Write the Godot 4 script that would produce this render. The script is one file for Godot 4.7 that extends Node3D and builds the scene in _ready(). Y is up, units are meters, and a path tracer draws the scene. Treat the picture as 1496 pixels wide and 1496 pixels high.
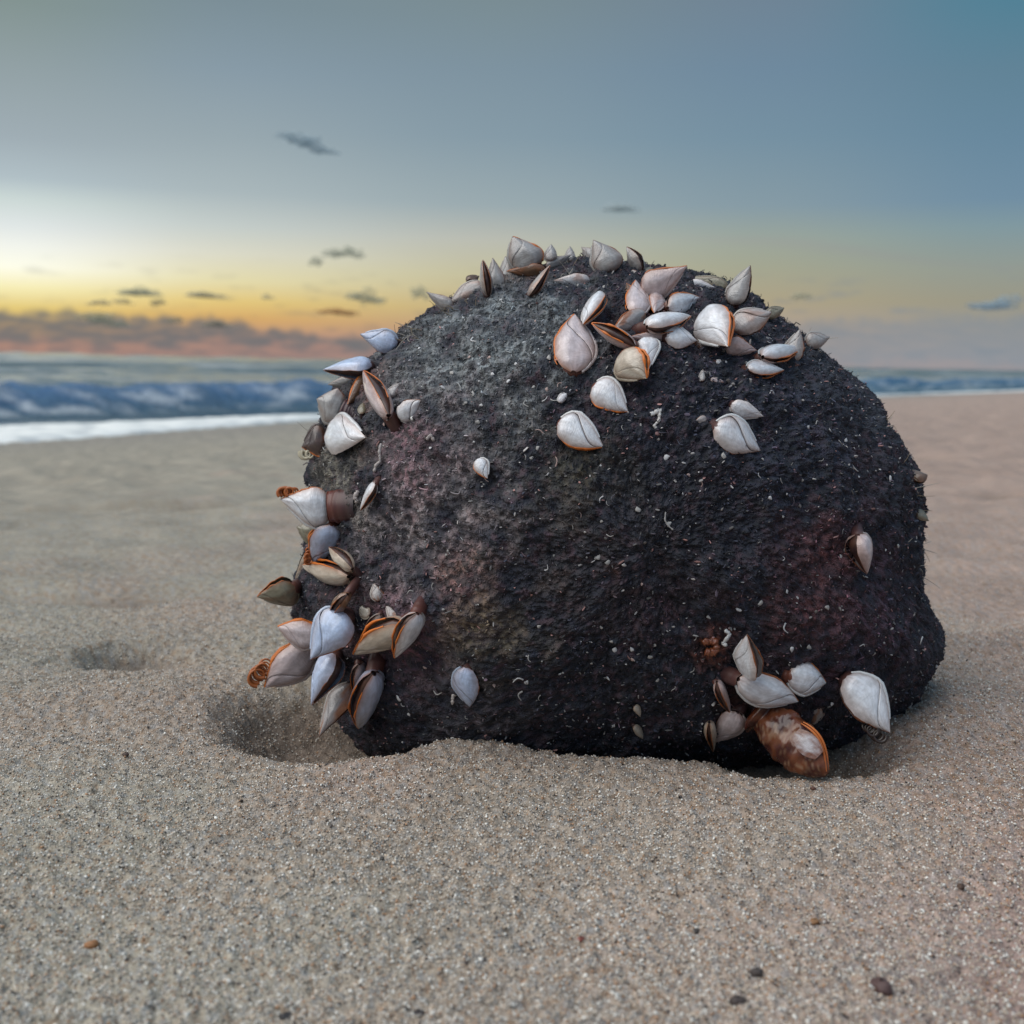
extends Node3D
# A barnacle-covered float washed up on a sandy beach at dusk. Units are metres.

const F := 1604.0                       # focal length of the photograph in its own pixels (1496 wide)
const EYE := Vector3(0.0, 0.174, 0.0)
const CENTRE := Vector3(0.0592, 0.0944, -0.6)
const HALF_DEPTH := 0.135
const SEAWARD := Vector2(-0.784, 0.62)  # (x, distance ahead) pointing out to sea
const ALONG := Vector2(0.62, 0.784)     # along the shore
const SEA_LEVEL := -0.5
const SHORE := 8.4
const OUTLINE_COS: Array[float] = [0.15586, -0.00672, 0.01640, 0.00115, -0.00468, 0.00041, -0.00306, -0.00072, -0.00077, -0.00022, -0.00056, 0.00045, -0.00030, 0.00047, 0.00024, 0.00012, 0.00047]
const OUTLINE_SIN: Array[float] = [0.00000, -0.01545, -0.00149, -0.01042, -0.00157, 0.00049, -0.00080, 0.00183, 0.00040, 0.00062, 0.00073, 0.00040, 0.00034, 0.00051, -0.00014, 0.00033, -0.00009]

var cam_basis := Basis()
var rng := RandomNumberGenerator.new()
var n_big := FastNoiseLite.new()
var n_mid := FastNoiseLite.new()
var n_fine := FastNoiseLite.new()
var n_cell := FastNoiseLite.new()
var n_flat := FastNoiseLite.new()
var M := {}
var used := {}
var patches := []
var sand_marks := []
var ring_r := PackedFloat32Array()


class Acc:
	var p := PackedVector3Array()
	var n := PackedVector3Array()
	var c := PackedColorArray()
	var t := PackedVector2Array()
	var x := PackedInt32Array()

	func grid(nu: int, nv: int, P: PackedVector3Array, C: PackedColorArray, wrap := false) -> void:
		var at := p.size()
		var N := PackedVector3Array()
		N.resize(P.size())
		var T := PackedVector2Array()
		T.resize(P.size())
		for j in nv:
			for i in nu:
				var i0 := i - 1
				var i1 := i + 1
				if wrap:
					i0 = (i + nu - 1) % nu
					i1 = (i + 1) % nu
				else:
					i0 = maxi(i0, 0)
					i1 = mini(i1, nu - 1)
				var du := P[j * nu + i1] - P[j * nu + i0]
				var dv := P[mini(j + 1, nv - 1) * nu + i] - P[maxi(j - 1, 0) * nu + i]
				var m := dv.cross(du)
				var l := m.length()
				N[j * nu + i] = m / l if l > 1e-14 else Vector3.UP
				T[j * nu + i] = Vector2(float(i) / (nu - 1), float(j) / (nv - 1))
		p.append_array(P)
		n.append_array(N)
		t.append_array(T)
		if C.size() == P.size():
			c.append_array(C)
		else:
			var W := PackedColorArray()
			W.resize(P.size())
			W.fill(Color.WHITE)
			c.append_array(W)
		var cols := nu if wrap else nu - 1
		var X := PackedInt32Array()
		X.resize(cols * (nv - 1) * 6)
		var k := 0
		for j in nv - 1:
			for i in cols:
				var a := at + j * nu + i
				var b := at + j * nu + (i + 1) % nu
				var d := a + nu
				var e := b + nu
				X[k] = a
				X[k + 1] = b
				X[k + 2] = d
				X[k + 3] = b
				X[k + 4] = e
				X[k + 5] = d
				k += 6
		x.append_array(X)

	func tube(path: PackedVector3Array, radii: PackedFloat32Array, sides: int, col: Color, col2: Color, flat := 1.0) -> void:
		var P := PackedVector3Array()
		var C := PackedColorArray()
		var side := Vector3.ZERO
		for j in path.size():
			var d := (path[mini(j + 1, path.size() - 1)] - path[maxi(j - 1, 0)]).normalized()
			if side == Vector3.ZERO:
				side = d.cross(Vector3(0.31, 0.23, 0.92)).normalized()
			side = (side - d * side.dot(d)).normalized()
			var up := d.cross(side)
			for i in sides:
				var a := TAU * i / sides
				P.append(path[j] + (side * cos(a) + up * sin(a) * flat) * radii[j])
				C.append(col.lerp(col2, float(j) / (path.size() - 1)))
		grid(sides, path.size(), P, C, true)

	func mesh() -> ArrayMesh:
		var a := []
		a.resize(Mesh.ARRAY_MAX)
		a[Mesh.ARRAY_VERTEX] = p
		a[Mesh.ARRAY_NORMAL] = n
		a[Mesh.ARRAY_COLOR] = c
		a[Mesh.ARRAY_TEX_UV] = t
		a[Mesh.ARRAY_INDEX] = x
		var m := ArrayMesh.new()
		m.add_surface_from_arrays(Mesh.PRIMITIVE_TRIANGLES, a)
		return m


# ---------------------------------------------------------------- naming
func numbered(called: String) -> String:
	if not used.has(called):
		used[called] = 0
		return called
	used[called] += 1
	return "%s_%03d" % [called, used[called]]


func obj(called: String, mesh: Mesh, mat: Material, parent: Node3D) -> MeshInstance3D:
	var o := MeshInstance3D.new()
	o.mesh = mesh
	o.material_override = mat
	if parent == self:
		o.name = numbered(called)
	else:
		var k := 0
		var nm := called
		while parent.has_node(nm):
			k += 1
			nm = "%s_%03d" % [called, k]
		o.name = nm
	parent.add_child(o, true)
	return o


func tag(o: Node, label: String, category: String, group := "") -> void:
	o.set_meta("label", label)
	o.set_meta("category", category)
	if group != "":
		o.set_meta("group", group)


func thing(called: String, label: String, category: String, at: Transform3D, group := "") -> Node3D:
	var o := Node3D.new()
	o.name = numbered(called)
	add_child(o)
	o.transform = at
	tag(o, label, category, group)
	return o


# ---------------------------------------------------------------- camera geometry and the float's own shape
func ray(px: float, py: float) -> Vector3:
	return (cam_basis * Vector3((px - 748.0) / F, -(py - 748.0) / F, -1.0)).normalized()


func float_radius(angle: float) -> float:
	var a := wrapf(angle, -PI, PI)
	var r := 0.0016 * exp(-((a + 0.40) / 0.085) ** 2) - 0.0030 * exp(-((a + 0.21) / 0.085) ** 2)
	for k in OUTLINE_COS.size():
		r += OUTLINE_COS[k] * cos(k * a) + OUTLINE_SIN[k] * sin(k * a)
	return r


func inside(p: Vector3) -> bool:
	var e := p - CENTRE
	var r := Vector2(e.x, e.y).length() / float_radius(atan2(e.y, e.x))
	return r * r + (e.z / HALF_DEPTH) ** 2 < 1.0


func float_hit(px: float, py: float) -> float:
	var d := ray(px, py)
	var t := 0.36
	while t < 0.85:
		if inside(EYE + d * t):
			var a := t - 0.003
			var b := t
			for k in 10:
				var m := (a + b) * 0.5
				if inside(EYE + d * m):
					b = m
				else:
					a = m
			return b
		t += 0.003
	return -1.0


func float_normal(p: Vector3) -> Vector3:
	var e := p - CENTRE
	var r := float_radius(atan2(e.y, e.x))
	return Vector3(e.x / (r * r), e.y / (r * r), e.z / (HALF_DEPTH * HALF_DEPTH)).normalized()


func float_point(a: float, ph: float) -> Vector3:
	var r := float_radius(a)
	return CENTRE + Vector3(r * cos(a) * sin(ph), r * sin(a) * sin(ph), HALF_DEPTH * cos(ph))


func rough_at(p: Vector3) -> float:
	var q := p * 1000.0
	return 0.0045 * n_big.get_noise_3dv(q * 0.5) + 0.0022 * n_mid.get_noise_3dv(q * 0.9) + 0.0013 * n_fine.get_noise_3dv(q) - 0.0024 * n_cell.get_noise_3dv(q)


func float_tint(p: Vector3) -> Color:
	var q := p * 1000.0
	var a := n_mid.get_noise_3dv(q * 0.35 + Vector3(70, 0, 0))
	var b := n_fine.get_noise_3dv(q * 0.7 + Vector3(0, 90, 0))
	var e := n_big.get_noise_3dv(q * 0.7 + Vector3(0, 0, 60))
	var h := n_fine.get_noise_3dv(q * 0.33 + Vector3(33, 0, 0))
	var col := Color(0.022, 0.024, 0.036).lerp(Color(0.068, 0.038, 0.048), 0.7 * smooth(0.0, 0.5, h + 0.4 * b))
	for k in patches:
		var d: float = p.distance_to(k[0]) / (k[1] * 1.25) + a * 0.75 + b * 0.45 + e * 0.5
		if d < 1.0:
			var w: float = clampf((1.0 - d) * 1.1, 0.0, 1.0) * float(k[3])
			w *= 0.25 + 0.75 * smooth(-0.2, 0.3, b + 0.5 * h)
			col = col.lerp(k[2], w)
	var g := maxf(0.3, 1.0 + 0.9 * b + 0.35 * a) * (0.66 + 0.5 * (n_cell.get_noise_3dv(q) + 1.0) * 0.5)
	return Color(col.r * g, col.g * g, col.b * g)


# ---------------------------------------------------------------- sand
func smooth(a: float, b: float, x: float) -> float:
	var t := clampf((x - a) / (b - a), 0.0, 1.0)
	return t * t * (3.0 - 2.0 * t)


func shore_bend(t: float) -> float:
	return -0.3 + 1.2 * smooth(3.0, 9.5, t) + 0.4 * smooth(9.0, 25.0, t) - 0.9 * smooth(28.0, 40.0, t)


func sand_level(x: float, z: float) -> float:
	var s := SEAWARD.x * x + SEAWARD.y * -z
	if s > 2.0:
		s -= shore_bend(ALONG.x * x - ALONG.y * z) * smooth(2.0, 6.0, s)
	var h := -0.0676 * (s - 1.0) if s > 3.0 else 0.0
	if s <= 3.0:
		h = -0.0676 * 0.45 * log(1.0 + exp((s - 1.0) / 0.45))
	if s > SHORE + 4.0:
		h = maxf(h, -0.9)
	return h


func sand_height(x: float, z: float) -> float:
	var h := sand_level(x, z)
	var d := sqrt(x * x + z * z)
	if d > 14.0:
		return h
	for k in sand_marks:
		var ex: float = (x - k[0]) / k[2]
		var ez: float = (z - k[1]) / k[3]
		var e := ex * ex + ez * ez
		if e < 1.0:
			h += k[4] * (1.0 - smooth(k[5], 1.0, sqrt(e))) * (2.6 if k[1] < -1.1 else 1.6 if k[1] < -0.7 else 1.0)
	h += 0.0055 * n_flat.get_noise_2d(x * 260.0, z * 420.0) * clampf(d * 1.5, 0.6, 3.6)
	if d < 3.0 and (z < 0.0 and absf(x) < -z * 1.03 or d < 0.1):
		h += smooth(2.2, 0.8, d) * (0.0017 * n_mid.get_noise_2d(x * 800.0, z * 900.0) + smooth(1.0, 0.7, d) * 0.0009 * n_fine.get_noise_2d(x * 900.0, z * 900.0)) * (1.0 - smooth(1.6, 3.0, d) * 0.7)
	return h


func _ready() -> void:
	setup_camera_and_light()
	setup_noise()
	setup_materials()
	build_sand()
	build_sea()
	build_clouds()
	build_float()
	build_barnacles()
	build_scraps()
	build_grains()


# ---------------------------------------------------------------- camera, sky, sun, exposure
func setup_camera_and_light() -> void:
	rng.seed = 20240
	var f := Vector3(0, -sin(deg_to_rad(7.756)), -cos(deg_to_rad(7.756)))
	var r := Vector3.RIGHT
	var u := r.cross(f)
	var ro := deg_to_rad(0.957)
	cam_basis = Basis(r * cos(ro) + u * sin(ro), u * cos(ro) - r * sin(ro), -f)
	var cam := Camera3D.new()
	cam.name = "camera"
	var lens := CameraAttributesPhysical.new()
	lens.frustum_focal_length = 12.0 / tan(deg_to_rad(25.0))
	lens.frustum_focus_distance = 0.492
	lens.frustum_near = 0.02
	lens.frustum_far = 20000.0
	lens.exposure_aperture = 8.6
	cam.attributes = lens
	cam.transform = Transform3D(cam_basis, EYE)
	add_child(cam)
	cam.fov = 50.0
	cam.far = 20000.0
	cam.current = true

	var env := Environment.new()
	env.background_mode = Environment.BG_SKY
	var pano := PanoramaSkyMaterial.new()
	pano.panorama = ImageTexture.create_from_image(sky_image())
	env.sky = Sky.new()
	env.sky.sky_material = pano
	env.tonemap_mode = Environment.TONE_MAPPER_LINEAR
	env.tonemap_exposure = 1.07
	env.sdfgi_enabled = true
	env.ssao_enabled = true
	env.ssil_enabled = true
	var we := WorldEnvironment.new()
	we.name = "world_environment"
	we.environment = env
	add_child(we)

	var sun := DirectionalLight3D.new()
	sun.name = "dusk_glow"
	sun.light_energy = 0.88
	sun.light_angular_distance = 70.0
	sun.light_color = Color(1.0, 0.975, 0.945)
	sun.shadow_enabled = true
	sun.sky_mode = DirectionalLight3D.SKY_MODE_LIGHT_ONLY
	add_child(sun)
	sun.transform = Transform3D(Basis.looking_at(Vector3(0.55, -0.75, -0.2), Vector3.UP), Vector3(-2, 3, 1))


func px_color(r: float, g: float, b: float) -> Color:
	return Color8(int(r), int(g), int(b)).srgb_to_linear()


func sky_image() -> Image:
	# colour by elevation for five directions round the after-glow: [row in the photograph, red, green, blue]
	var cols := [
		[30, [0, 127, 143, 141], [100, 142, 156, 160], [200, 155, 168, 175], [260, 172, 186, 192], [290, 197, 209, 207], [330, 218, 224, 223], [360, 236, 238, 230], [390, 248, 247, 228], [420, 240, 231, 178], [450, 222, 196, 118], [475, 205, 165, 110], [517, 200, 150, 130]],
		[330, [0, 120, 138, 147], [100, 132, 150, 162], [200, 148, 163, 170], [280, 165, 178, 182], [330, 190, 198, 195], [370, 212, 211, 194], [410, 222, 213, 168], [440, 221, 194, 122], [465, 210, 166, 104], [490, 186, 145, 120], [520, 165, 145, 140]],
		[720, [0, 118, 136, 143], [100, 122, 142, 155], [200, 130, 150, 162], [300, 150, 165, 170], [350, 180, 182, 172], [400, 190, 185, 153], [450, 190, 170, 126], [490, 178, 147, 126], [530, 160, 145, 142]],
		[1120, [0, 108, 128, 145], [100, 108, 133, 153], [200, 114, 140, 157], [300, 130, 150, 160], [350, 150, 160, 150], [390, 158, 160, 140], [440, 168, 157, 130], [490, 168, 152, 142], [535, 155, 148, 150]],
		[1466, [0, 80, 125, 145], [100, 94, 127, 146], [200, 101, 132, 153], [290, 110, 138, 158], [330, 125, 148, 155], [390, 142, 150, 142], [440, 150, 147, 130], [480, 148, 146, 142], [541, 150, 150, 156]],
	]
	var az := []
	var prof := []
	for c in cols:
		var d := ray(c[0], 300)
		az.append(atan2(d.x, -d.z))
		var list := []
		for k in range(c.size() - 1, 0, -1):
			var e: Array = c[k]
			list.append([asin(ray(c[0], e[0]).y), px_color(e[1], e[2], e[3])])
		list[0][0] = 0.0
		prof.append(list)
	var zenith := px_color(112, 136, 158)
	az.append(deg_to_rad(70))
	prof.append([[0.0, px_color(136, 140, 150)], [0.05, px_color(134, 142, 150)], [0.16, px_color(112, 138, 160)], [0.30, px_color(98, 132, 155)]])
	az.append(deg_to_rad(130))
	prof.append([[0.0, px_color(138, 142, 155)], [0.05, px_color(140, 144, 156)], [0.16, px_color(128, 146, 166)], [0.30, px_color(112, 138, 162)]])
	var W := 3072
	var H := 1536
	var small := Image.create_empty(144, H, false, Image.FORMAT_RGBF)
	var low := Color(0.10, 0.13, 0.16)
	for i in 144:
		var a := (i + 0.5) / 144.0 * TAU - PI   # the middle column looks straight ahead; the two halves change places at the end
		var sun := deg_to_rad(-27.0)
		if a < sun:
			a = 2.0 * sun - a
		if a > deg_to_rad(130.0):
			a = minf(a, deg_to_rad(130.0))
		var k := 0
		while k < az.size() - 2 and a > az[k + 1]:
			k += 1
		var w := smooth(0.0, 1.0, clampf((a - az[k]) / (az[k + 1] - az[k]), 0.0, 1.0)) * 0.5 + 0.5 * clampf((a - az[k]) / (az[k + 1] - az[k]), 0.0, 1.0)
		for j in H:
			var el := (0.5 - (j + 0.5) / H) * PI
			var c := low
			if el > -0.004:
				c = profile(prof[k], maxf(el, 0.0)).lerp(profile(prof[k + 1], maxf(el, 0.0)), w)
				c = c.lerp(zenith, smooth(0.32, 1.2, el))
				var gain := 1.0 + 0.9 * smooth(0.33, 1.1, el)
				c = Color(c.r * gain, c.g * gain, c.b * gain)
			small.set_pixel(i, j, c)
	small.resize(W, H, Image.INTERPOLATE_CUBIC)
	# low banks of cloud all round the horizon
	var nz := FastNoiseLite.new()
	nz.seed = 5
	nz.frequency = 1.0
	nz.fractal_octaves = 4
	var rows := int(H * 0.05)
	for j in rows:
		var y := H / 2 - 1 - j
		var el := rad_to_deg((0.5 - (y + 0.5) / H) * PI)
		for i in W:
			var a := rad_to_deg((i + 0.5) / W * TAU - PI)
			var c := small.get_pixel(i, y)
			var right := smooth(0.0, 20.0, a)
			# the grey bank: lumpy top on the left, streaks on the right
			var top := lerpf(1.95, 2.5, right) + lerpf(0.5, 0.35, right) * nz.get_noise_2d(a * 0.55, 3.0) + 0.14 * nz.get_noise_2d(a * 1.6, el * 1.4) - 0.75 * smooth(-16.0, -9.0, a) * (1.0 - right)
			var bottom := lerpf(0.62, 0.3, right) + 0.5 * nz.get_noise_2d(a * 0.3, 21.0) + 0.3 * nz.get_noise_2d(a * 0.9, el * 3.0)
			var dens := smooth(top + 0.20, top - 0.30, el) * lerpf(0.62, 1.0, smooth(bottom - 0.45, bottom + 0.35, el))
			dens *= lerpf(1.12, 0.75, right) * (0.84 + 0.55 * nz.get_noise_2d(a * 0.45, el * 3.2 + 40.0))
			var grey := px_color(104, 108, 112).lerp(px_color(126, 137, 147), right)
			var under := px_color(205, 146, 122).lerp(px_color(166, 150, 146), smooth(-8.0, 14.0, a))
			if el < bottom + 0.3:
				c = c.lerp(under, 0.6 * smooth(bottom + 0.3, bottom - 0.1, el))
			c = c.lerp(grey, clampf(dens, 0.0, 1.0) * lerpf(0.88, 0.72, right))
			# thin streaks higher up
			var st := smooth(0.22, 0.6, nz.get_noise_2d(a * 0.22, el * 1.7 + 80.0)) * smooth(5.5, 3.0, el) * lerpf(0.3, 0.55, right)
			c = c.lerp(grey, st)
			small.set_pixel(i, y, c)
	var pano := Image.create_empty(W, H, false, Image.FORMAT_RGBF)
	pano.blit_rect(small, Rect2i(W / 2, 0, W / 2, H), Vector2i(0, 0))
	pano.blit_rect(small, Rect2i(0, 0, W / 2, H), Vector2i(W / 2, 0))
	return pano


func profile(list: Array, el: float) -> Color:
	for k in range(1, list.size()):
		if el < list[k][0]:
			var a: Array = list[k - 1]
			var b: Array = list[k]
			return (a[1] as Color).lerp(b[1], (el - float(a[0])) / (float(b[0]) - float(a[0])))
	return list[list.size() - 1][1]


func noise(freq: float, octaves: int, s: int) -> FastNoiseLite:
	var n := FastNoiseLite.new()
	n.noise_type = FastNoiseLite.TYPE_SIMPLEX_SMOOTH
	n.frequency = freq
	n.fractal_octaves = octaves
	n.seed = s
	return n


func setup_noise() -> void:
	n_big = noise(0.05, 2, 11)      # in millimetres: features of about 20 mm
	n_mid = noise(0.13, 2, 12)
	n_fine = noise(0.42, 2, 13)
	n_flat = noise(0.02, 3, 14)
	n_cell.noise_type = FastNoiseLite.TYPE_CELLULAR
	n_cell.cellular_return_type = FastNoiseLite.RETURN_DISTANCE
	n_cell.frequency = 0.33
	n_cell.seed = 15


func noise_tex(freq: float, octaves: int, s: int, size: int, a: Color, b: Color) -> Texture2D:
	var t := NoiseTexture2D.new()
	t.width = size
	t.height = size
	t.seamless = true
	var n := noise(freq, octaves, s)
	t.noise = n
	var g := Gradient.new()
	g.set_color(0, a)
	g.set_color(1, b)
	t.color_ramp = g
	return t


func mat(called: String, col: Color, rough: float) -> StandardMaterial3D:
	var m := StandardMaterial3D.new()
	m.resource_name = called
	m.albedo_color = col.linear_to_srgb()
	m.roughness = rough
	m.vertex_color_use_as_albedo = true
	M[called] = m
	return m


func triplanar(m: StandardMaterial3D, scale: float) -> void:
	m.uv1_triplanar = true
	m.uv1_world_triplanar = true
	m.uv1_scale = Vector3.ONE * scale


func setup_materials() -> void:
	var m := mat("sand", Color(1, 1, 1), 0.9)
	m.albedo_texture = noise_tex(0.16, 4, 31, 1024, Color(0.46, 0.44, 0.42), Color(1, 1, 1))
	m.heightmap_enabled = true
	m.heightmap_texture = noise_tex(0.2, 4, 33, 1024, Color.BLACK, Color.WHITE)
	m.heightmap_scale = 0.09
	triplanar(m, 5.5)
	m = mat("grain", Color(1, 1, 1), 0.35)
	m = mat("water", Color(1, 1, 1), 0.12)
	m.heightmap_enabled = true
	m.heightmap_texture = noise_tex(0.03, 5, 41, 512, Color.BLACK, Color.WHITE)
	m.heightmap_scale = 3.5
	triplanar(m, 0.5)
	m = mat("foam", Color(1, 1, 1), 0.5)
	m = mat("cloud", Color(1, 1, 1), 1.0)
	m.specular_mode = BaseMaterial3D.SPECULAR_DISABLED
	m.transparency = BaseMaterial3D.TRANSPARENCY_ALPHA
	m.albedo_color.a = 0.16
	m = mat("crust", Color(1, 1, 1), 0.8)
	m.heightmap_enabled = true
	m.heightmap_texture = noise_tex(0.12, 5, 51, 512, Color.BLACK, Color.WHITE)
	m.heightmap_scale = 0.12
	triplanar(m, 14.0)
	m = mat("fuzz", Color(1, 1, 1), 0.8)
	m = mat("shell", Color(1, 1, 1), 0.3)
	m.clearcoat_enabled = true
	m.clearcoat = 0.5
	m.clearcoat_roughness = 0.12
	m.albedo_texture = noise_tex(0.012, 4, 61, 512, Color(0.84, 0.83, 0.82), Color(1, 1, 1))
	m.heightmap_enabled = true
	m.heightmap_texture = growth_lines()
	m.heightmap_scale = 0.012
	m.backlight_enabled = true
	m.backlight = Color(0.22, 0.2, 0.18)
	m = mat("rim", Color(1, 1, 1), 0.35)
	m = mat("flesh", Color(1, 1, 1), 0.4)
	m = mat("wet", Color(1, 1, 1), 0.22)
	m.subsurf_scatter_enabled = true
	m.subsurf_scatter_strength = 0.04
	m = mat("cirri", Color(1, 1, 1), 0.3)
	m = mat("pebble", Color(1, 1, 1), 0.7)


func growth_lines() -> Texture2D:
	var im := Image.create_empty(128, 256, false, Image.FORMAT_RGBF)
	var n := noise(0.03, 3, 62)
	for j in 256:
		for i in 128:
			var k := n.get_noise_2d(i * 0.5, j)
			var v := 0.5 + 0.22 * sin(j * 0.42 + k * 7.0) + 0.12 * sin(j * 0.11 + k * 4.0) + 0.05 * n.get_noise_2d(i * 4.0, j * 0.6)
			im.set_pixel(i, j, Color(v, v, v))
	return ImageTexture.create_from_image(im)


# ---------------------------------------------------------------- ground and sea
func build_sand() -> void:
	# [x, z, half width, half depth, height, how far the flat floor reaches]
	sand_marks = [
		[-0.083, -0.554, 0.078, 0.080, -0.034, 0.42], [0.128, -0.512, 0.074, 0.056, -0.021, 0.35],
		[0.055, -0.560, 0.190, 0.086, -0.007, 0.55], [0.040, -0.512, 0.040, 0.022, -0.006, 0.1],
		[-0.017, -0.498, 0.044, 0.020, 0.0050, 0.15], [0.092, -0.498, 0.030, 0.015, 0.005, 0.1],
		[0.100, -0.490, 0.030, 0.014, 0.009, 0.1], [0.128, -0.472, 0.022, 0.010, 0.004, 0.1], [0.215, -0.555, 0.09, 0.07, 0.010, 0.1], [-0.20, -0.56, 0.11, 0.06, 0.007, 0.0],
		[-0.235, -0.672, 0.042, 0.040, -0.021, 0.25], [-0.20, -0.655, 0.10, 0.055, -0.005, 0.1], [-0.215, -0.625, 0.10, 0.03, 0.004, 0.0],
		[-0.27, -0.86, 0.20, 0.05, -0.008, 0.2], [-0.40, -0.87, 0.13, 0.05, -0.006, 0.2], [-0.19, -0.78, 0.16, 0.04, 0.006, 0.0], [-0.42, -0.74, 0.14, 0.05, -0.006, 0.2],
		[-0.50, -1.55, 0.35, 0.035, -0.008, 0.3], [-0.46, -1.48, 0.09, 0.05, -0.009, 0.3], [-0.70, -1.46, 0.10, 0.05, -0.008, 0.3], [-0.9, -1.25, 0.30, 0.03, -0.007, 0.3],
		[-0.95, -2.1, 0.12, 0.09, -0.012, 0.3], [-1.5, -3.2, 0.25, 0.15, -0.015, 0.3], [-0.7, -3.9, 0.25, 0.16, -0.015, 0.3], [-1.4, -2.5, 0.15, 0.09, -0.012, 0.3],
		[0.72, -1.65, 0.16, 0.09, -0.012, 0.2], [0.58, -1.05, 0.10, 0.05, -0.010, 0.2], [0.80, -2.4, 0.2, 0.12, -0.012, 0.2],
		[0.36, -0.62, 0.05, 0.03, -0.006, 0.1], [0.30, -0.70, 0.09, 0.03, 0.005, 0.0], [-0.04, -0.385, 0.012, 0.008, -0.003, 0.0], [0.14, -0.30, 0.02, 0.01, -0.003, 0.1],
	]
	var near := 520
	var n_th := 740
	var r_list := PackedFloat32Array([0.0005, 0.05, 0.12, 0.18])
	var r := 0.22
	while r < 0.95:
		r_list.append(r)
		r += 0.0014 if r < 0.62 else 0.0022
	while r < 2.3:
		r_list.append(r)
		r *= 1.0042
	while r < 900.0:
		r_list.append(r)
		r *= 1.013 if r < 20.0 else 1.06
	var th := PackedFloat32Array()
	var inner := int(n_th * 0.82)
	for i in n_th:
		if i < inner:
			th.append(deg_to_rad(lerpf(-46.0, 46.0, float(i) / (inner - 1))))
		else:
			th.append(deg_to_rad(lerpf(46.0, 314.0, float(i - inner + 1) / (n_th - inner + 1))))
	var P := PackedVector3Array()
	var C := PackedColorArray()
	P.resize(r_list.size() * n_th)
	C.resize(P.size())
	var k := 0
	for j in r_list.size():
		var rr := r_list[j]
		for i in n_th:
			var x := rr * sin(th[i])
			var z := -rr * cos(th[i])
			P[k] = Vector3(x, sand_height(x, z), z)
			var s := SEAWARD.x * x + SEAWARD.y * -z
			var wet := smooth(3.0, 8.2, s + 0.7 * n_flat.get_noise_2d(x * 9.0, z * 9.0))
			var calm := smooth(0.98, 0.80, absf(atan2(x, -z)) / deg_to_rad(46.0)) 
			var faint := calm * smooth(2.2, 0.8, rr)
			calm *= smooth(1.15, 0.7, rr)
			var v := 1.0 + 0.18 * n_flat.get_noise_2d(x * 320.0 + 50.0, z * 320.0) + calm * (0.34 * n_fine.get_noise_2d(x * 700.0, z * 700.0 + 9.0) + 0.0) + faint * 0.2 * n_mid.get_noise_2d(x * 800.0, z * 800.0 + 9.0)
			var warm := n_flat.get_noise_2d(x * 150.0, z * 150.0 + 400.0)
			var c := Color(0.615, 0.555, 0.45).lerp(Color(0.71, 0.525, 0.435), clampf(0.5 + warm + x * 1.6, 0.0, 1.0))
			if rr < 2.4:
				var fade := faint
				var spot := n_mid.get_noise_2d(x * 1500.0 + 77.0, z * 1100.0) + 0.6 * n_fine.get_noise_2d(x * 600.0, z * 500.0 + 33.0)
				c = c.lerp(Color(0.46, 0.29, 0.17), fade * 0.65 * smooth(0.22, 0.62, spot + 0.25 * warm))
				c = c.lerp(Color(0.52, 0.53, 0.54), fade * 0.6 * smooth(-0.15, -0.5, spot))
				c = c.lerp(Color(0.14, 0.11, 0.09), calm * 0.7 * smooth(0.42, 0.62, n_fine.get_noise_2d(x * 1500.0, z * 1300.0 + 5.0)))
			c = c.lerp(Color(0.64, 0.435, 0.39), 0.75 * smooth(0.03, 0.17, x + 0.03 * warm) * smooth(-0.43, -0.30, z + 0.04 * warm))
			c = c.lerp(Color(0.50, 0.455, 0.39), wet)
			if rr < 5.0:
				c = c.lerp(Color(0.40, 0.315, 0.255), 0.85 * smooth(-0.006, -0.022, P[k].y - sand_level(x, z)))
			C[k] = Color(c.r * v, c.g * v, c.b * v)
			k += 1
	var acc := Acc.new()
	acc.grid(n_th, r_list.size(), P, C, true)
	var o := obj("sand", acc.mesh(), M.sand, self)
	o.set_meta("kind", "structure")
	o.set_meta("label", "wide damp sandy beach with scoured hollows round the float")
	ring_r = r_list


func wave_top(s: float, t: float, s0: float, front: float, back: float) -> float:
	var x := s - s0
	return exp(-(x / front) ** 2) if x < 0.0 else exp(-(x / back) ** 2)


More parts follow.
